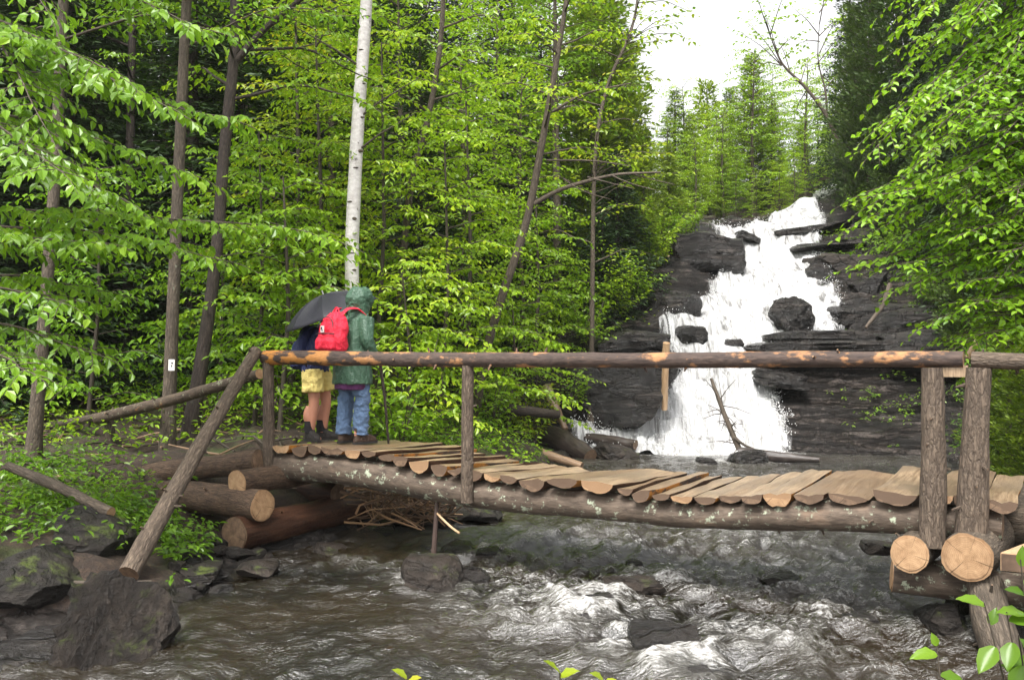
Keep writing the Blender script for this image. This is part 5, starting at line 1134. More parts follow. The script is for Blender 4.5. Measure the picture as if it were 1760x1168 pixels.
# birch
TB = [on_ground(622, 14.3), P(604, 500, 14.3), P(605, 400, 14.3), P(613, 230, 14.35), P(628, 30, 14.4), up(P(629, 0, 14.4), 3.2, .1)]
t = Tree(6); path = trunk_path(t, TB, [.132, .104, .098, .090, .076, .04], 16, 40, .03, 6)
auto_limbs(t, path, 16, .66, 1, 2.0, .03, .07, rise=.5, **BP)
rngb = np.random.default_rng(3)
bt = t.build('birch_tree', 'white barked birch trunk rising behind the two hikers', 'tree', TB[0], 'birch', 'leaf_maple', 'trees on the left bank')
for py, dx, w, h in [(38, .3, .8, .35), (98, -.2, .5, .3), (150, .5, .5, .25), (195, .6, .7, .3), (262, .55, .9, .5), (282, .2, .5, .25), (335, -.3, .6, .3), (372, .3, .5, .5), (430, -.1, .7, .22), (470, .4, .5, .3)]:
    u = np.interp(py, [0, 30, 230, 400, 500], [.74, .70, .50, .30, .19]); i = int(np.argmin(np.abs(path[:, 2] - P(0, py, 14.35)[2]))); c = path[i]; rr = np.interp(i / 39, [0, .2, .4, .6, .8, 1], [.132, .104, .098, .090, .076, .04])
    k = MB(); k.ball(c + [dx * rr, -rr * math.sqrt(max(0, 1 - dx * dx)) * .96, 0], (rr * .85 * w, rr * .10, rr * .5 * h), 12, 8); k.build('knot', [M['bark_tree']], bt)
for py, sg in [(205, 1), (255, 1), (120, -1)]:
    i = int(np.argmin(np.abs(path[:, 2] - P(0, py, 14.35)[2]))); c = path[i]; k = MB(); k.tube([c, c + [sg * .35, -.15, .22], c + [sg * .9, -.3, .5]], [.02, .014, .006], 6, 0, -1); k.build('bough', [M['twig']], bt)
T7 = [on_ground(812, 17.2), P(835, 600, 17.1), P(860, 515, 17), P(905, 390, 17), P(940, 200, 17), P(965, 60, 17), up(P(968, 40, 17), 2.2, .3)]
def bough(t, path):
    t.wood.tube(poly([P(918, 350, 17), P(960, 325, 16.9), P(1005, 312, 16.8), P(1060, 298, 16.6), P(1135, 296, 16.4)], 14), np.linspace(.045, .014, 14), 8, 0, -1, .08)
    t.wood.tube(poly([P(940, 275, 17), P(1020, 275, 16.8), P(1085, 285, 16.6)], 10), np.linspace(.02, .007, 10), 6, 0, -1)
    t.wood.tube(poly([P(952, 190, 17), P(1000, 160, 16.9), P(1085, 142, 16.8)], 10), np.linspace(.03, .01, 10), 6, 0, -1)
    for px, py in ((1040, 312), (1080, 315), (1110, 305), (1000, 330)): t.wood.tube(poly([P(px - 30, 302 + (1060 - px) * .1, 16.6), P(px, py, 16.5), P(px + 50, py + 12, 16.4)], 6), np.linspace(.014, .005, 6), 5, 0, -1)
bank_tree(7, 'leaning brown maple with one long bare bough toward the falls', T7, [.09, .075, .07, .064, .052, .036, .018], 'bark_grey', 'leaf_maple', .105, 18, .50, 1, 1.6, BP, extra=bough)
T8 = [on_ground(1016, 20.6), P(1020, 330, 20.6), P(1026, 220, 20.6), P(1050, 120, 20.6), P(1090, 55, 20.6), P(1100, -40, 20.6)]
def blossom(t, path):
    for (px, py) in [(1000, 268), (1030, 262), (1060, 250), (1085, 262), (1110, 268), (1140, 250), (1020, 85), (1050, 70), (1085, 110), (1060, 130), (1000, 215), (1155, 262), (1180, 290), (1095, 310), (1075, 190), (1110, 90), (1130, 20), (1160, 45), (1120, -20), (1180, 15), (1145, 70), (1095, 30)]:
        e = P(px, py, 20.2) + [0, t.rng.uniform(-.4, .4), 0]; p = at(path, np.interp(py, [50, 330], [.85, .45]))
        t.limb([p, p * .5 + e * .5 + [0, 0, .12], e], .012, .12, gap=.07, tw=.42, tgap=.11, droop=.2, sag=.08, start=.45)
bank_tree(8, 'thin crooked tree with young yellow leaves left of the sky gap', T8, [.065, .05, .046, .042, .034, .018], 'bark_grey', 'leaf_yellow', .12, 18, .34, 1, 1.9, dict(gap=.09, tw=.5, tgap=.22, droop=.3, sag=.1), extra=blossom)
T10 = [on_ground(672, 16.2), P(690, 470, 16.2), P(706, 300, 16.2), P(738, 200, 16.2), P(760, 60, 16.2), up(P(765, 40, 16.2), 2)]
bank_tree(9, 'pale leaning trunk half hidden in leaves right of the white birch', T10, [.075, .062, .058, .05, .04, .02], 'bark_grey', 'leaf_maple', .105, 22, .36, 1, 1.7, BP)
for i, (px0, d, px1, r, lab, lm) in enumerate([
        (480, 13.4, 486, .042, 'pencil thin sapling just left of the umbrella', 'leaf_maple'), (436, 14.2, 444, .038, 'slender sapling behind the post at the far end of the handrail', 'leaf_maple'),
        (752, 15.6, 764, .045, 'dark many leaved sapling behind the walking stick', 'leaf_maple'), (375, 15.2, 372, .035, 'thin upright sapling behind the slanted pole', 'leaf_beech'),
        (640, 15.4, 655, .045, 'bushy young maple standing behind the white birch', 'leaf_maple'), (545, 15.8, 540, .05, 'leafy young maple above the umbrella', 'leaf_maple'),
        (700, 14.6, 690, .035, 'small maple in front of the dark hollow right of the hikers', 'leaf_maple'), (870, 18.6, 880, .035, 'low spreading maple behind the middle rail post', 'leaf_maple'),
        (800, 18.5, 800, .055, 'layered maple in the middle of the green thicket', 'leaf_maple'), (915, 20.6, 920, .05, 'bright maple above the snag left of the lower fall', 'leaf_maple'),
        (500, 17.0, 505, .055, 'sunlit maple behind the umbrella with yellowish crown', 'leaf_yellow'), (150, 14.5, 165, .04, 'thin beech sapling in the dark left of the white plate tree', 'leaf_beech')]):
    b = on_ground(px0, d); h = [3.6, 4.4, 4.6, 4.2, 6.0, 6.5, 2.6, 2.8, 6.0, 4.2, 7.5, 4.0][i]
    s = Tree(40 + i); pth = trunk_path(s, [b, up(b, h * .5, (px1 - px0) / FPX * d * .6 + .1), up(b, h, (px1 - px0) / FPX * d)], [r, r * .7, r * .25], 7, seed=i)
    auto_limbs(s, pth, int(14 + 4.0 * h), .10, 1, 1.2 + .09 * h, r * .3, .105, rise=.12, gap=.062, tw=.60, tgap=.088, droop=.42, sag=.15, start=.1)
    s.build('maple_tree' if lm != 'leaf_beech' else 'beech_tree', lab, 'tree', b, 'twig', lm, 'saplings on the left bank')
# --- broad leaved bush right behind the rail, in front of the rock face
for (px, d, h, w, lm, lab) in [(915, 18.9, 1.5, .8, 'leaf_yellow', 'yellow green bush behind the handrail between the hikers and the falls'), (985, 20.4, 1.2, .6, 'leaf_maple', 'low green bush overhanging the dark rock face'),
                                 (845, 17.2, 1.2, .75, 'leaf_maple', 'leafy bush behind the middle rail post'), (690, 13.6, 1.1, .8, 'leaf_maple', 'small leafy bush beside the walking stick'),
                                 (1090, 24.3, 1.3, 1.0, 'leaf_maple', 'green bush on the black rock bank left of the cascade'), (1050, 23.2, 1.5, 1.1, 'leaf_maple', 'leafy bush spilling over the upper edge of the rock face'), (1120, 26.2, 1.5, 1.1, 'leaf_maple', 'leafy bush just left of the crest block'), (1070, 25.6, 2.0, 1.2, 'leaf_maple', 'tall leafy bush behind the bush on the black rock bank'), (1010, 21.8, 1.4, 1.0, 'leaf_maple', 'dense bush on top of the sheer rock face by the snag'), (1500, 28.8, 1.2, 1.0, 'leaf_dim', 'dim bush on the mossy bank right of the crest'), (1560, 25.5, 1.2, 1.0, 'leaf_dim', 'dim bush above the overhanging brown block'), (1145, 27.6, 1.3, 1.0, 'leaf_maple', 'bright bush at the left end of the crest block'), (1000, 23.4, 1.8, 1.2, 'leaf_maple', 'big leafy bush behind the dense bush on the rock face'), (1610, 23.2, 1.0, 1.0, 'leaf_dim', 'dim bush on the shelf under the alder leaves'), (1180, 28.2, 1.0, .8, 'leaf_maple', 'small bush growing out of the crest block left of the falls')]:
    b = on_ground(px, d); s = Tree(int(px)); 
    for k in range(int(16 * w)):
        a = s.rng.uniform(0, 6.28); e = b + [math.cos(a) * w * s.rng.uniform(.3, 1), math.sin(a) * w * s.rng.uniform(.3, 1), h * s.rng.uniform(.5, 1.15)]
        s.limb([b, b * .5 + e * .5 + [0, 0, .15], e], .012, .105, gap=.065, tw=.46, tgap=.085, droop=.35, sag=.12, start=.25)
    s.build('bush', lab, 'bush', b, 'twig', lm, 'bushes along the stream')

# --- alder crowding in from the right edge
t = Tree(20); b = np.array([5.0, 8.5, hz(5.0, 8.5) - .1]); path = trunk_path(t, [b, b + [-.15, .1, 2], b + [-.1, .0, 4], b + [.1, 0, 6.5]], [.12, .10, .08, .03])
AL = dict(gap=.046, tw=.58, tgap=.062, droop=.45, sag=.16, wood_twig=True, start=.06, more=2)
hero_limbs(t, path, [(.95, 1560, 40, 8.4, .03), (.9, 1660, 20, 7.8, .02), (.85, 1600, 100, 8.8, .04), (.8, 1545, 190, 8.3, .05), (.74, 1510, 222, 8.2, .05), (.74, 1620, 180, 7.7, .03), (.66, 1585, 270, 8.0, .04), (.6, 1500, 350, 8.3, .06),
                     (.56, 1475, 382, 8.2, .06), (.6, 1640, 300, 7.6, .03), (.52, 1560, 410, 8.4, .05), (.48, 1655, 400, 7.6, .03), (.46, 1480, 462, 8.6, .05), (.44, 1565, 490, 8.3, .05), (.40, 1600, 560, 8.2, .05), (.38, 1690, 480, 7.7, .03), (.34, 1640, 590, 8.1, .05),
                     (.32, 1700, 570, 7.8, .03), (.9, 1740, 90, 7.6, 0), (.7, 1730, 230, 7.4, .02), (.55, 1740, 330, 7.3, .02), (.97, 1700, -40, 8.2, 0), (.45, 1745, 430, 7.4, .02), (.97, 1600, -60, 8.8, 0), (.72, 1680, 150, 8.6, .03), (.6, 1690, 240, 8.7, .03), (.5, 1680, 340, 8.8, .03)], .013, .068, **AL)
t.build('alder_tree', 'leafy bright green alder crowding in from the right edge', 'tree', b, 'bark_grey', 'leaf_alder', width=.74, curl=.12)

# --- conifers
def conifer(seed, H, R, bark, mat, kind='spruce', dens=1.0, base=.08):
    rng = np.random.default_rng(seed); wood = MB(); wood.tube([(0, 0, -.15), (.02, 0, H * .4), (0, .02, H * .98)], [H * .012 + .02, H * .009 + .012, .01], 8, 0, -1, .05, seed)
    P_, A_, N_, S_ = [], [], [], []; z = H * base; i = 0
    while z < H * .985:
        f = (z - H * base) / (H * (1 - base)); L0 = R * ((1 - f) ** .8 if kind != 'cedar' else (1 - f) ** .62 * min(1, .55 + 2 * f)) + .06
        for k in range(int(rng.integers(4, 7))):
            a = i * 2.4 + rng.uniform(-.3, .3); i += 1; L = L0 * rng.uniform(.6, 1.18)
            rise = .45 if kind == 'cedar' else np.interp(f, [0, .5, 1], [-.22, .02, .6]); d = nrm([math.cos(a), math.sin(a), rise + rng.normal(0, .1)])
            n = max(4, int(L / .055 * dens)); u = (np.arange(n) + .5) / n; u = u ** .85
            bp = np.array([0, 0, z]) + d * (u * L)[:, None] - np.array([0, 0, 1.0]) * ((.18 if kind != 'cedar' else -.12) * L * u ** 2)[:, None]
            if L > .4: wood.tube([bp[0] * 0 + [0, 0, z], bp[n // 2], bp[-1]], [.008 + L * .006, .006, .003], 4, 0, -1)
            side = nrm(np.cross(d, [0, 0, 1.0]))
            for s in (-1, 1):
                for rep in range(2):
                    m = n; sw = (.30 * L + .10) * (1 - .75 * u) * rng.uniform(.3, 1.1, m)
                    off = (d * .55 + side * s)[None] * sw[:, None] * rng.uniform(.1, 1, (m, 1)) + rng.normal(0, .035 + .02 * L, (m, 3))
                    P_.append(bp + off); A_.append(d * .8 + side * s * .9 + rng.normal(0, .35, (m, 3)) + np.array([0, 0, -.25 if kind != 'cedar' else .3])); N_.append(np.array([0, 0, 1.0]) + rng.normal(0, .45, (m, 3))); S_.append(rng.uniform(.10, .19, m) * (1 if kind != 'cedar' else .85))
        z += (.16 + .05 * rng.uniform()) * (1.0 if H > 4 else .7)
    V, T, Qd = leaf_arrays(np.vstack(P_), np.vstack(A_), np.vstack(N_), np.concatenate(S_), .30 if kind != 'cedar' else .42, .1, .15, True)
    return wood.mesh('trunk', [M[bark]], None, True, None), fast_mesh('crown', V, tris=T, mats=[M[mat]])
PRO = {}
def proto(key, *a, **k):
    if key not in PRO: PRO[key] = conifer(*a, **k)
    return PRO[key]
def plant_con(key, name, px, d, H, H0, label, group, rz, cat='tree', dx=0.0, squash=1.0):
    b = on_ground(px, d) if not isinstance(px, np.ndarray) else px
    t = thing(name, label, cat, b, group); t.rotation_euler = (0, 0, rz); s = H / H0; t.scale = (s * squash, s * squash, s)
    ROOT[t.name] = np.zeros(3)
    for nm, me in zip(('trunk', 'crown'), PRO[key]): link_obj(nm, me, t)
    return t
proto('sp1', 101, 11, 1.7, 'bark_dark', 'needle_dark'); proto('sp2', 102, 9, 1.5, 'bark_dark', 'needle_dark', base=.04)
proto('ce1', 103, 8, 1.15, 'bark_grey', 'needle_cedar', 'cedar', 1.3, .03); proto('ce2', 104, 6, 1.0, 'bark_grey', 'needle_cedar', 'cedar', 1.3, .02)
proto('fi1', 105, 7, 1.3, 'bark_grey', 'needle_light', 'spruce', 1.2, .04); proto('fi2', 106, 5, 1.0, 'bark_grey', 'needle_light', 'cedar', 1.2, .02)
proto('ce3', 108, 8, 1.3, 'bark_grey', 'needle_light', 'cedar', 1.3, .03); proto('sp3', 107, 4, 1.1, 'bark_dark', 'needle_dark', base=.02)
rz = np.random.default_rng(9)
# the dark cedars right of the sky gap
for px, d, H, key, H0, lab in [(1497, 29.5, 9.5, 'ce1', 8, 'tall dark cedar at the right of the sky gap above the falls'), (1548, 27.5, 10.5, 'ce1', 8, 'broad dark cedar behind the top of the alder'), (1470, 31.5, 6.6, 'ce2', 6, 'shorter dark cedar in front of the tall cedar right of the sky gap'),
                             (1462, 34, 8.5, 'sp2', 9, 'narrow dark spruce behind the cedars right of the sky gap'), (1600, 26.5, 10, 'sp1', 11, 'dark spruce hidden behind the alder leaves'), (1660, 24, 10, 'sp1', 11, 'tall spruce behind the upper right alder leaves'), (1730, 21, 9, 'sp2', 9, 'spruce at the right border behind the alder'),
                             (1590, 25.0, 4.5, 'ce2', 6, 'low cedar on the rock shelf under the alder'), (1530, 27.2, 4.2, 'ce2', 6, 'small cedar at the foot of the broad dark cedar'), (1660, 20.5, 4.5, 'ce2', 6, 'green cedar behind the layered shelf on the far right')]:
    plant_con(key, 'cedar_tree' if key[0] == 'c' else 'spruce_tree', px, d, H, H0, lab, 'conifers right of the falls', rz.uniform(0, 6.28))
for px, d, H, key, H0, lab in [(1735, 12.2, 2.5, 'fi2', 5, 'feathery cedar bush at the right border behind the near rail posts'), (1768, 11.3, 2.1, 'fi2', 5, 'bright feathery cedar bush cut by the right border'), (1715, 13.6, 2.7, 'ce2', 6, 'dark green cedar bush behind the two near rail posts')]:
    plant_con(key, 'cedar_bush', px, d, H, H0, lab, 'cedar bushes on the right bank', rz.uniform(0, 6.28), 'bush', squash=1.25)
# light firs and cedars left of and below the sky gap
def top_h(px, d, py): b = on_ground(px, d); return P(px, py, d)[2] - b[2]
for px, d, topy, key, H0, lab in [(1215, 44, 138, 'fi2', 5, 'pointed fir standing alone under the sky gap'), (1292, 41, 90, 'ce3', 8, 'taller pale fir in the middle of the sky gap'), (1255, 46, 150, 'ce3', 8, 'short fir between the two pointed firs'), (1330, 44, 175, 'ce3', 8, 'pale fir right of the taller fir in the sky gap'),
                              (1160, 36, 150, 'fi1', 7, 'fir at the left side of the sky gap'), (1072, 32, 60, 'ce3', 8, 'feathery cedar left of the sky gap'), (1040, 29, -90, 'fi1', 7, 'tall fir above the end of the bare bough'), (1186, 38, 195, 'ce3', 8, 'slim cedar behind the sky gap fir'),
                              (1020, 27, -120, 'ce3', 8, 'tall cedar behind the young yellow leaves'), (1105, 26, 215, 'ce3', 8, 'green cedar above the crest block'), (1150, 29.5, 250, 'fi2', 5, 'small bright fir left of the crest of the falls'), (1060, 25, 260, 'sp3', 4, 'low dark spruce under the bare bough'),
                              (1035, 23.4, 370, 'sp3', 4, 'drooping spruce on the bank left of the cascade'), (1240, 39, 265, 'ce3', 8, 'rounded cedar just above the crest of the falls'), (1380, 46, 200, 'fi2', 5, 'light fir behind the upper step of the falls'), (1420, 43, 215, 'fi2', 5, 'bright fir right of the upper step of the falls'),
                              (1310, 40, 285, 'ce2', 6, 'dark rounded cedar above the head of the falls'), (1345, 47, 262, 'fi2', 5, 'distant fir above the upper stream')]:
    plant_con(key, 'fir_tree' if key[0] in 'f' else 'cedar_tree' if key[0] == 'c' else 'spruce_tree', px, d, max(1.5, top_h(px, d, topy)), H0, lab, 'conifers around the head of the falls', rz.uniform(0, 6.28), squash=1.35 if topy < 200 else 1.3)

# --- broad leaved trees further back, three kinds copied
def broad(seed, H, leafmat, k, length, leaf, simple, label, cat, loc, group, u0=.18, **kw):
    t = Tree(seed); p = trunk_path(t, [np.zeros(3), np.array([.12, .05, H * .5]), np.array([.0, .1, H])], [H * .010 + .02, H * .007 + .012, .012], 8, seed=seed)
    auto_limbs(t, p, k, u0, 1, length, .022, leaf, rise=.25, gap=kw.get('gap', .085), tw=kw.get('tw', .8), tgap=kw.get('tgap', .125), droop=.4, sag=.14, start=.15)
    o = t.build('maple_tree', label, 'tree', loc, 'bark_tree', leafmat, group, simple=simple, local=True); return o
far_label = 'slender leafy tree in the crowded woods behind the left bank'
G1 = 'leafy trees in the woods behind the left bank'
spots = []
rs = np.random.default_rng(31)
for px, d in [(120, 23), (270, 21.5), (430, 21), (470, 24), (560, 21), (600, 26), (680, 20.5), (730, 24), (790, 22), (850, 25), (900, 22.5), (960, 24.5), (200, 30), (400, 30), (520, 31), (640, 32), (760, 31), (880, 31), (940, 36)]: spots.append((px, d))
B1 = broad(201, 9.0, 'leaf_maple', 54, 2.4, .145, True, far_label, 'tree', on_ground(560, 21), G1)
B2 = broad(202, 7.0, 'leaf_maple', 50, 2.1, .14, True, far_label, 'tree', on_ground(790, 22), G1, .1)
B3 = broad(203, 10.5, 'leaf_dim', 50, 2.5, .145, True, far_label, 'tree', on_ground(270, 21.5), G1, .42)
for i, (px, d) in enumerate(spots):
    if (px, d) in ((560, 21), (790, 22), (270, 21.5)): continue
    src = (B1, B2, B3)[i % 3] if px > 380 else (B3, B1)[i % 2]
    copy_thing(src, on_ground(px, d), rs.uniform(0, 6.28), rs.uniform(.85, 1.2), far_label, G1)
# bright broad leaves at the crest and by the right bank
for px, d, H, s0, lab in [(1150, 31, 3.2, B2, 'bright green maple leaning over the crest left of the falls'), (1195, 34, 3.0, B2, 'leafy maple above the pointed end of the crest block'), (1390, 41, 5.5, B2, 'pale leafy tree filling the gap above the upper step'), (1340, 37, 2.2, B2, 'low leafy shrub at the head of the falls'),
                         (1440, 37.5, 3.8, B2, 'sunny maple beside the upper step of the falls'), (1265, 37, 2.4, B2, 'low bright maple over the crest pool'), (1295, 39, 6.6, B2, 'soft leafy crown in front of the taller pale fir in the sky gap'), (1385, 39, 5.0, B2, 'round leafy tree right of the upper chute under the leaning birch'), (1440, 41, 5.5, B2, 'leafy tree against the cedars at the right of the sky gap'), (1330, 41, 5.6, B1, 'leafy crown rising over the head of the falls'), (1245, 38, 4.4, B2, 'leafy crown under the pointed fir'), (1175, 36, 5.0, B2, 'yellow green maple at the left side of the sky gap'), (1365, 37.5, 2.6, B2, 'low leafy shrub beside the upper chute of the falls'), (1300, 36, 1.8, B2, 'small leafy shrub on the crest left of the upper chute'), (1405, 43, 3.2, B2, 'leafy shrub behind the upper chute'), (1330, 43, 4.5, B2, 'bright leafy tree between the firs under the sky gap'), (1235, 42, 4.5, B2, 'leafy tree at the foot of the pointed fir'), (1480, 33, 2.4, B2, 'shrubby maple on the mossy bank right of the crest'), (1095, 27.5, 3.2, B2, 'bright maple above the black rock bank'), (1060, 31, 5, B1, 'tall bright maple left of the sky gap')]:
    copy_thing(s0, on_ground(px, d), rs.uniform(0, 6.28), H / (7.0 if s0 is B2 else 9.0), lab, 'leafy trees around the head of the falls')
# thin birch leaning out over the stream against the sky
t = Tree(60); pp = [on_ground(1462, 33), P(1440, 235, 33), P(1415, 185, 33), P(1378, 140, 33), P(1345, 112, 33), P(1325, 60, 33)]
path = trunk_path(t, pp, [.10, .085, .075, .06, .045, .02], 8, seed=60)
t.wood.tube(poly([P(1422, 200, 33), P(1422, 150, 33), P(1405, 110, 33), P(1410, 40, 33)], 10), np.linspace(.04, .012, 10), 6, 0, -1)
for (px, py, ex, ey) in [(1345, 112, 1270, 60), (1345, 112, 1310, 10), (1378, 140, 1330, 150), (1405, 110, 1450, 60), (1410, 60, 1360, 20), (1410, 60, 1470, 10), (1325, 60, 1280, -10), (1378, 140, 1400, 90), (1420, 150, 1465, 110), (1345, 112, 1300, 110), (1410, 40, 1420, -40), (1325, 60, 1350, -20), (1345, 112, 1290, 35), (1360, 125, 1345, 60), (1410, 90, 1440, 30), (1410, 70, 1385, 60), (1415, 130, 1440, 160), (1390, 150, 1370, 200), (1325, 60, 1300, 40), (1335, 90, 1370, 60), (1420, 160, 1390, 190), (1410, 20, 1445, -20)]:
    a, e = P(px, py, 33), P(ex, ey, 33) + [0, t.rng.uniform(-1, 1), 0]
    t.limb([a, (a + e) / 2 + [0, 0, .1], e], .022, .17, gap=.12, tw=1.0, tgap=.16, droop=.5, sag=.2, start=.3)
t.build('birch_tree', 'thin bare stemmed birch leaning left across the white sky', 'tree', pp[0], 'bark_grey', 'leaf_maple', simple=True)
# dark spruces filling the woods, one label where the photo shows only a dark crowd
dark = 'dark spruce in the shadowed woods behind the leafy trees'
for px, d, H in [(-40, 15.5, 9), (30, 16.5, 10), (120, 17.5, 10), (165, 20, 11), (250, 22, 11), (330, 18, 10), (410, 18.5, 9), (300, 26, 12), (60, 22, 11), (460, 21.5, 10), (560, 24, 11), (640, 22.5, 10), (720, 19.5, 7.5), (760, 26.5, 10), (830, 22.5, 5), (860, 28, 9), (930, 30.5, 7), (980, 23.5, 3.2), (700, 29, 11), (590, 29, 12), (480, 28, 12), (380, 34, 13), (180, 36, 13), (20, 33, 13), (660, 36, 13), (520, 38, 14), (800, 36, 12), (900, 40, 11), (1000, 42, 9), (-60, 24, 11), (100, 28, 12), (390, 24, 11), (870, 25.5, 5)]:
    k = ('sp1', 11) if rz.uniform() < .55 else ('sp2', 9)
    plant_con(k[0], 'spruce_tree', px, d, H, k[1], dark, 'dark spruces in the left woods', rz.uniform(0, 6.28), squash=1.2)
for px, d, H in [(1500, 45, 9), (1560, 40, 10), (1620, 35, 11), (1700, 30, 11), (1790, 26, 10), (1640, 45, 11), (1760, 40, 12), (1850, 18, 9)]:
    plant_con('sp1', 'spruce_tree', px, d, H, 11, 'dark spruce in the woods far behind the alder', 'dark spruces on the right slope', rz.uniform(0, 6.28))
# --- ground plants
def undergrowth(name, label, cat, mat, n, region, leaf, seed, hgt=(.08, .3), dens=None):
    rng = np.random.default_rng(seed); lp, la, ln, ls = [], [], [], []
    xs, ys = region(rng, n); zs = HT(xs, ys); ok = zs > .10
    for x, y, z in zip(xs[ok], ys[ok], zs[ok]):
        h = rng.uniform(*hgt); k = int(rng.integers(5, 10)); a = rng.uniform(0, 6.28, k); r = rng.uniform(.2, 1, k) * h * .55
        p = np.stack([x + np.cos(a) * r, y + np.sin(a) * r, z + h * rng.uniform(.4, 1, k)], -1)
        lp.append(p); la.append(np.stack([np.cos(a), np.sin(a), rng.normal(-.15, .3, k)], -1)); ln.append(np.array([0, 0, 1.0]) + rng.normal(0, .3, (k, 3))); ls.append(leaf * rng.uniform(.6, 1.3, k))
    V, T, Qd = leaf_arrays(np.vstack(lp), np.vstack(la), np.vstack(ln), np.concatenate(ls), .6, .15, .2)
    return _props(link_obj(name, fast_mesh(name, V, quads=Qd, mats=[M[mat]])), label, cat, None, 'stuff')
def clump(cs):
    def f(rng, n):
        c = np.array(cs, float); i = rng.choice(len(c), n, p=c[:, 3] / c[:, 3].sum()); r = rng.normal(size=(n, 2))
        return c[i, 0] + r[:, 0] * c[i, 2], c[i, 1] + r[:, 1] * c[i, 2]
    return f
undergrowth('undergrowth', 'low bright green plants covering the left bank around the slanted pole', 'plants', 'plant', 800, clump([(-4.3, 9.3, .45, 3), (-3.1, 9.0, .35, 2.2), (-4.6, 8.4, .4, 2), (-3.7, 9.9, .35, 2), (-5.0, 10.2, .5, 2), (-5.6, 11.2, .6, 1.5), (-4.5, 11, .4, .8), (-2.75, 9.3, .2, .8), (-6.2, 13, .8, 1)]), .068, 71)
undergrowth('undergrowth', 'grassy green plants on the bank behind the deck planks', 'plants', 'plant', 700, clump([(-1.6, 14.2, .5, 2), (-1.0, 15.3, .6, 2), (-.3, 16.5, .6, 1.5), (-2.4, 15.5, .7, 1.2), (-.6, 13.6, .3, .8)]), .06, 72, (.1, .35))
undergrowth('undergrowth', 'scattered small plants on the dark forest floor', 'plants', 'leaf_maple', 1500, lambda rng, n: (rng.uniform(-11, 0.5, n), rng.uniform(12, 24, n)), .08, 73, (.1, .6))
undergrowth('undergrowth', 'mossy tufts and small plants on the ledges right of the falls', 'plants', 'plant', 420, clump([(9.8, 27.8, .7, 1), (8.7, 20.6, .5, .5), (7.6, 20.4, .5, .5), (10.3, 23.5, .8, 1), (9.5, 21.7, .8, .8), (11, 26, 1, 1.2)]), .07, 74, (.05, .22))
undergrowth('undergrowth', 'green plants along the right bank behind the near rail posts', 'plants', 'plant', 800, lambda rng, n: (rng.uniform(6.5, 12.5, n), rng.uniform(10, 19, n)), .08, 75, (.1, .5))
undergrowth('undergrowth', 'leafy plants on the slope left of the cascade', 'plants', 'leaf_maple', 800, clump([(1.5, 24.5, .8, 1), (3.2, 28, .9, 1), (.6, 22.8, .6, 1), (2.6, 26.3, .6, .8), (-.4, 20.2, .7, 1)]), .08, 76, (.1, .5))

# --- saplings poking up in front of the camera
def sprout(label, base, stems, leaf, seed, mat='leaf_dim'):
    t = Tree(seed); b = np.array(base, float)
    for (tip, leaves) in stems:
        e = np.array(tip, float); pth = poly([b, b * .4 + e * .6 + [.02, 0, .03], e], 10); t.wood.tube(pth, np.linspace(.006, .0025, 10), 6, 0, -1)
        for (u, ax_, s) in leaves: p = at(pth, u); t.leaves(np.array([p]), np.array([ax_], float), np.array([[0, -.45, 1.0]]) + t.rng.normal(0, .15, (1, 3)), np.array([leaf * s]))
    lp, la, ln, ls = np.vstack(t.lp), nrm(np.vstack(t.la)), np.vstack(t.ln), np.concatenate(t.ls); t.lp = []
    o = t.build('sapling', label, 'sapling', b, 'twig', mat, 'saplings on the near bank')
    mb = MB(); prof = [(0, .04), (.08, .42), (.2, .78), (.36, 1.0), (.52, .96), (.68, .74), (.82, .46), (.93, .18), (1.0, .0)]
    for p, a, n_, s_ in zip(lp, la, ln, ls):
        sd = nrm(np.cross(a, n_)); nn = np.cross(sd, a); V = []; F = []; cv = t.rng.uniform(.05, .3); tw = t.rng.uniform(-.25, .25)
        for i, (u, w) in enumerate(prof):
            c = p + a * u * s_ - nn * cv * u * u * s_
            for k, v in enumerate((-1, -.5, 0, .5, 1)):
                ww = w * .29 * (1 + (.05 if i % 2 else -.03) * (abs(v) == 1)); V.append(c + sd * v * ww * s_ + nn * (abs(v) * .10 * w + .02 * math.sin(u * 22) * abs(v) + tw * v * u * .15) * s_)
        for i in range(len(prof) - 1):
            for k in range(4): F.append((i * 5 + k, i * 5 + k + 1, (i + 1) * 5 + k + 1, (i + 1) * 5 + k))
        mb.add(V, F)
    mb.build('crown', [M[mat]], o, sharp=None); return o
d = 3.6
sprout('leafy alder sapling in the lower right corner beside the support post', [1.98, 3.7, hz(1.98, 3.7)], [
    (P(1752, 960, d), [(.98, (.1, 0, 1), .8), (.93, (.7, -.1, .3), .9), (.9, (-.7, -.1, .35), .8), (.84, (-.9, -.2, .25), 1.3), (.80, (.8, 0, .2), 1.2), (.72, (-.8, -.3, -.1), 1.2), (.7, (.7, -.3, .3), 1.3), (.62, (-.8, -.1, -.5), 1.0)]),
    (P(1690, 1035, d), [(.99, (-.9, 0, .4), 1.1), (.93, (.3, -.1, .9), .7), (.86, (-.6, -.3, -.6), 1.3), (.8, (.6, -.4, -.4), 1.4), (.7, (-.9, -.1, .1), 1.0)]),
    (P(1748, 1090, 3.3), [(.99, (.4, -.4, -.7), 1.7), (.9, (-.3, -.2, -.8), 1.3), (.8, (.6, -.3, .3), 1.2), (.6, (-.8, 0, .2), 1.1)]),
    (P(1728, 1050, d), [(.97, (.9, -.2, .1), 1.2), (.9, (-.3, -.4, -.5), 1.2)])], .095, 91)
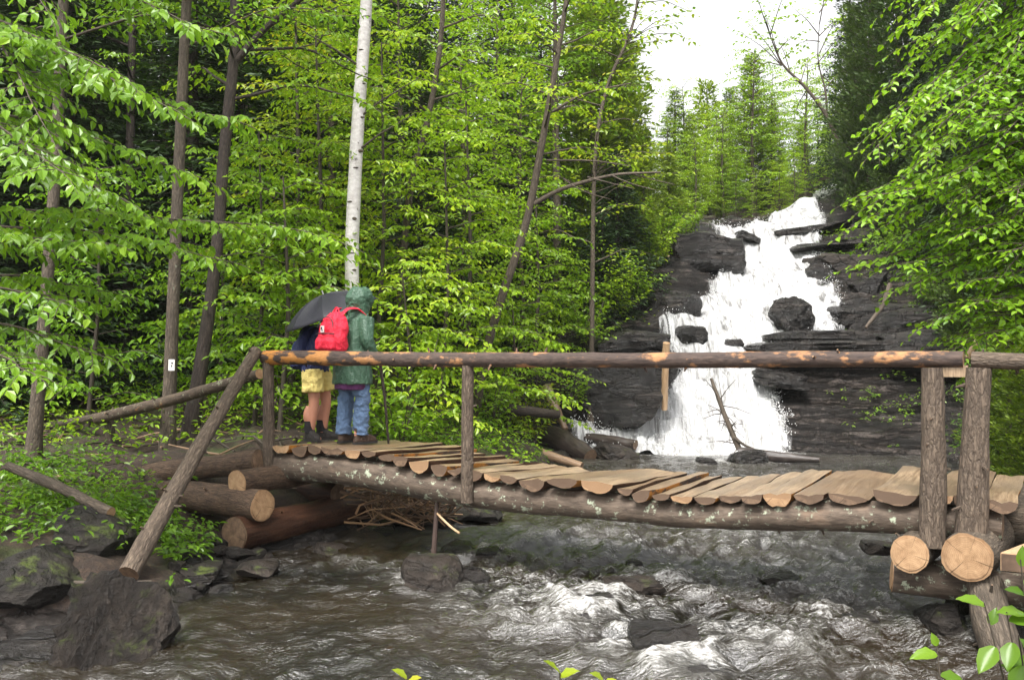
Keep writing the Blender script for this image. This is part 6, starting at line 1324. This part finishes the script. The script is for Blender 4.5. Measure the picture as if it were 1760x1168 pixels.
sprout('small sprout at the bottom edge left of the corner sapling', [1.55, 3.5, hz(1.55, 3.5)], [
    (P(1608, 1108, d), [(1.0, (-.3, 0, .8), .5), (.97, (-1, -.1, .1), 1.0), (.9, (.9, -.1, -.15), 1.1), (.82, (-.9, -.3, -.2), 1.5), (.76, (.9, -.2, -.4), 1.2), (.66, (.2, -.4, -.9), 1.3)])], .10, 92)
for px, py, lab, dx, s in [(962, 1150, 'lone bright leaf tip rising at the bottom edge below the rapids', 0, 1.0), (700, 1160, 'pair of bright leaves at the bottom edge left of centre', -.02, .8), (1036, 1163, 'small leaf tip at the bottom edge right of the lone bright leaf', .01, .7)]:
    x = (px - 880) / FPX * 3.0
    sprout(lab, [x + dx, 3.05, hz(x, 3.05)], [(P(px, py + 4, 3.0), [(1.0, (-.5, -.3, .55), s), (.99, (.6, -.3, .35), s * .9), (.96, (.05, -.8, .3), s * .8), (.9, (-.8, -.2, .1), s)])], .075, int(px), 'leaf_yellow')

# --- trail markers
mk = thing('trail_marker', 'small white trail plate with dark figure on the brown trunk', 'trail marker', P(294, 627, 12.45))
mb = MB(); c = P(295, 627, 12.43); mb.box(c, [.036, .006, 0], [0, .005, 0], [.001, 0, .07]); pl = mb.build('plate', [CL['white']], mk)
mb = MB(); mb.box(c + [.008, -.007, .026], [.010, .002, 0], [0, .002, 0], [0, 0, .010]); mb.box(c + [.002, -.007, -.012], [.006, .001, 0], [0, .002, 0], [0, 0, .012]); mb.build('print', [CL['dark']], pl)
mk = thing('trail_marker', 'white over red paint blaze on the slim beech at the far left', 'trail marker', P(69, 633, 11.5))
mb = MB(); c = P(70, 627, 11.50); mb.box(c, [.022, -.003, 0], [0, .005, 0], [.003, 0, .034]); mb.build('white_band', [CL['white']], mk)
mb = MB(); c = P(69, 637, 11.50); mb.box(c, [.022, -.003, 0], [0, .005, 0], [.003, 0, .03]); mb.build('red_band', [m_plain('red_paint', (.32, .02, .015), .6)], mk)

# --- thin wet air between here and the far trees
bm = bmesh.new(); bmesh.ops.create_cube(bm, size=1.0); hm = bpy.data.meshes.new('haze'); bm.to_mesh(hm); bm.free()
hzm, t_, o_ = newmat('wet_air'); pv = t_.nodes.new('ShaderNodeVolumePrincipled'); pv.inputs['Color'].default_value = (.93, .96, .93, 1); pv.inputs['Density'].default_value = .0004; pv.inputs['Anisotropy'].default_value = .2
t_.links.new(pv.outputs[0], o_.inputs['Volume']); hm.materials.append(hzm)
ho = bpy.data.objects.new('haze', hm); COL.objects.link(ho); ho.location = (0, 50, 14); ho.scale = (132, 124, 34); ho['kind'] = 'stuff'
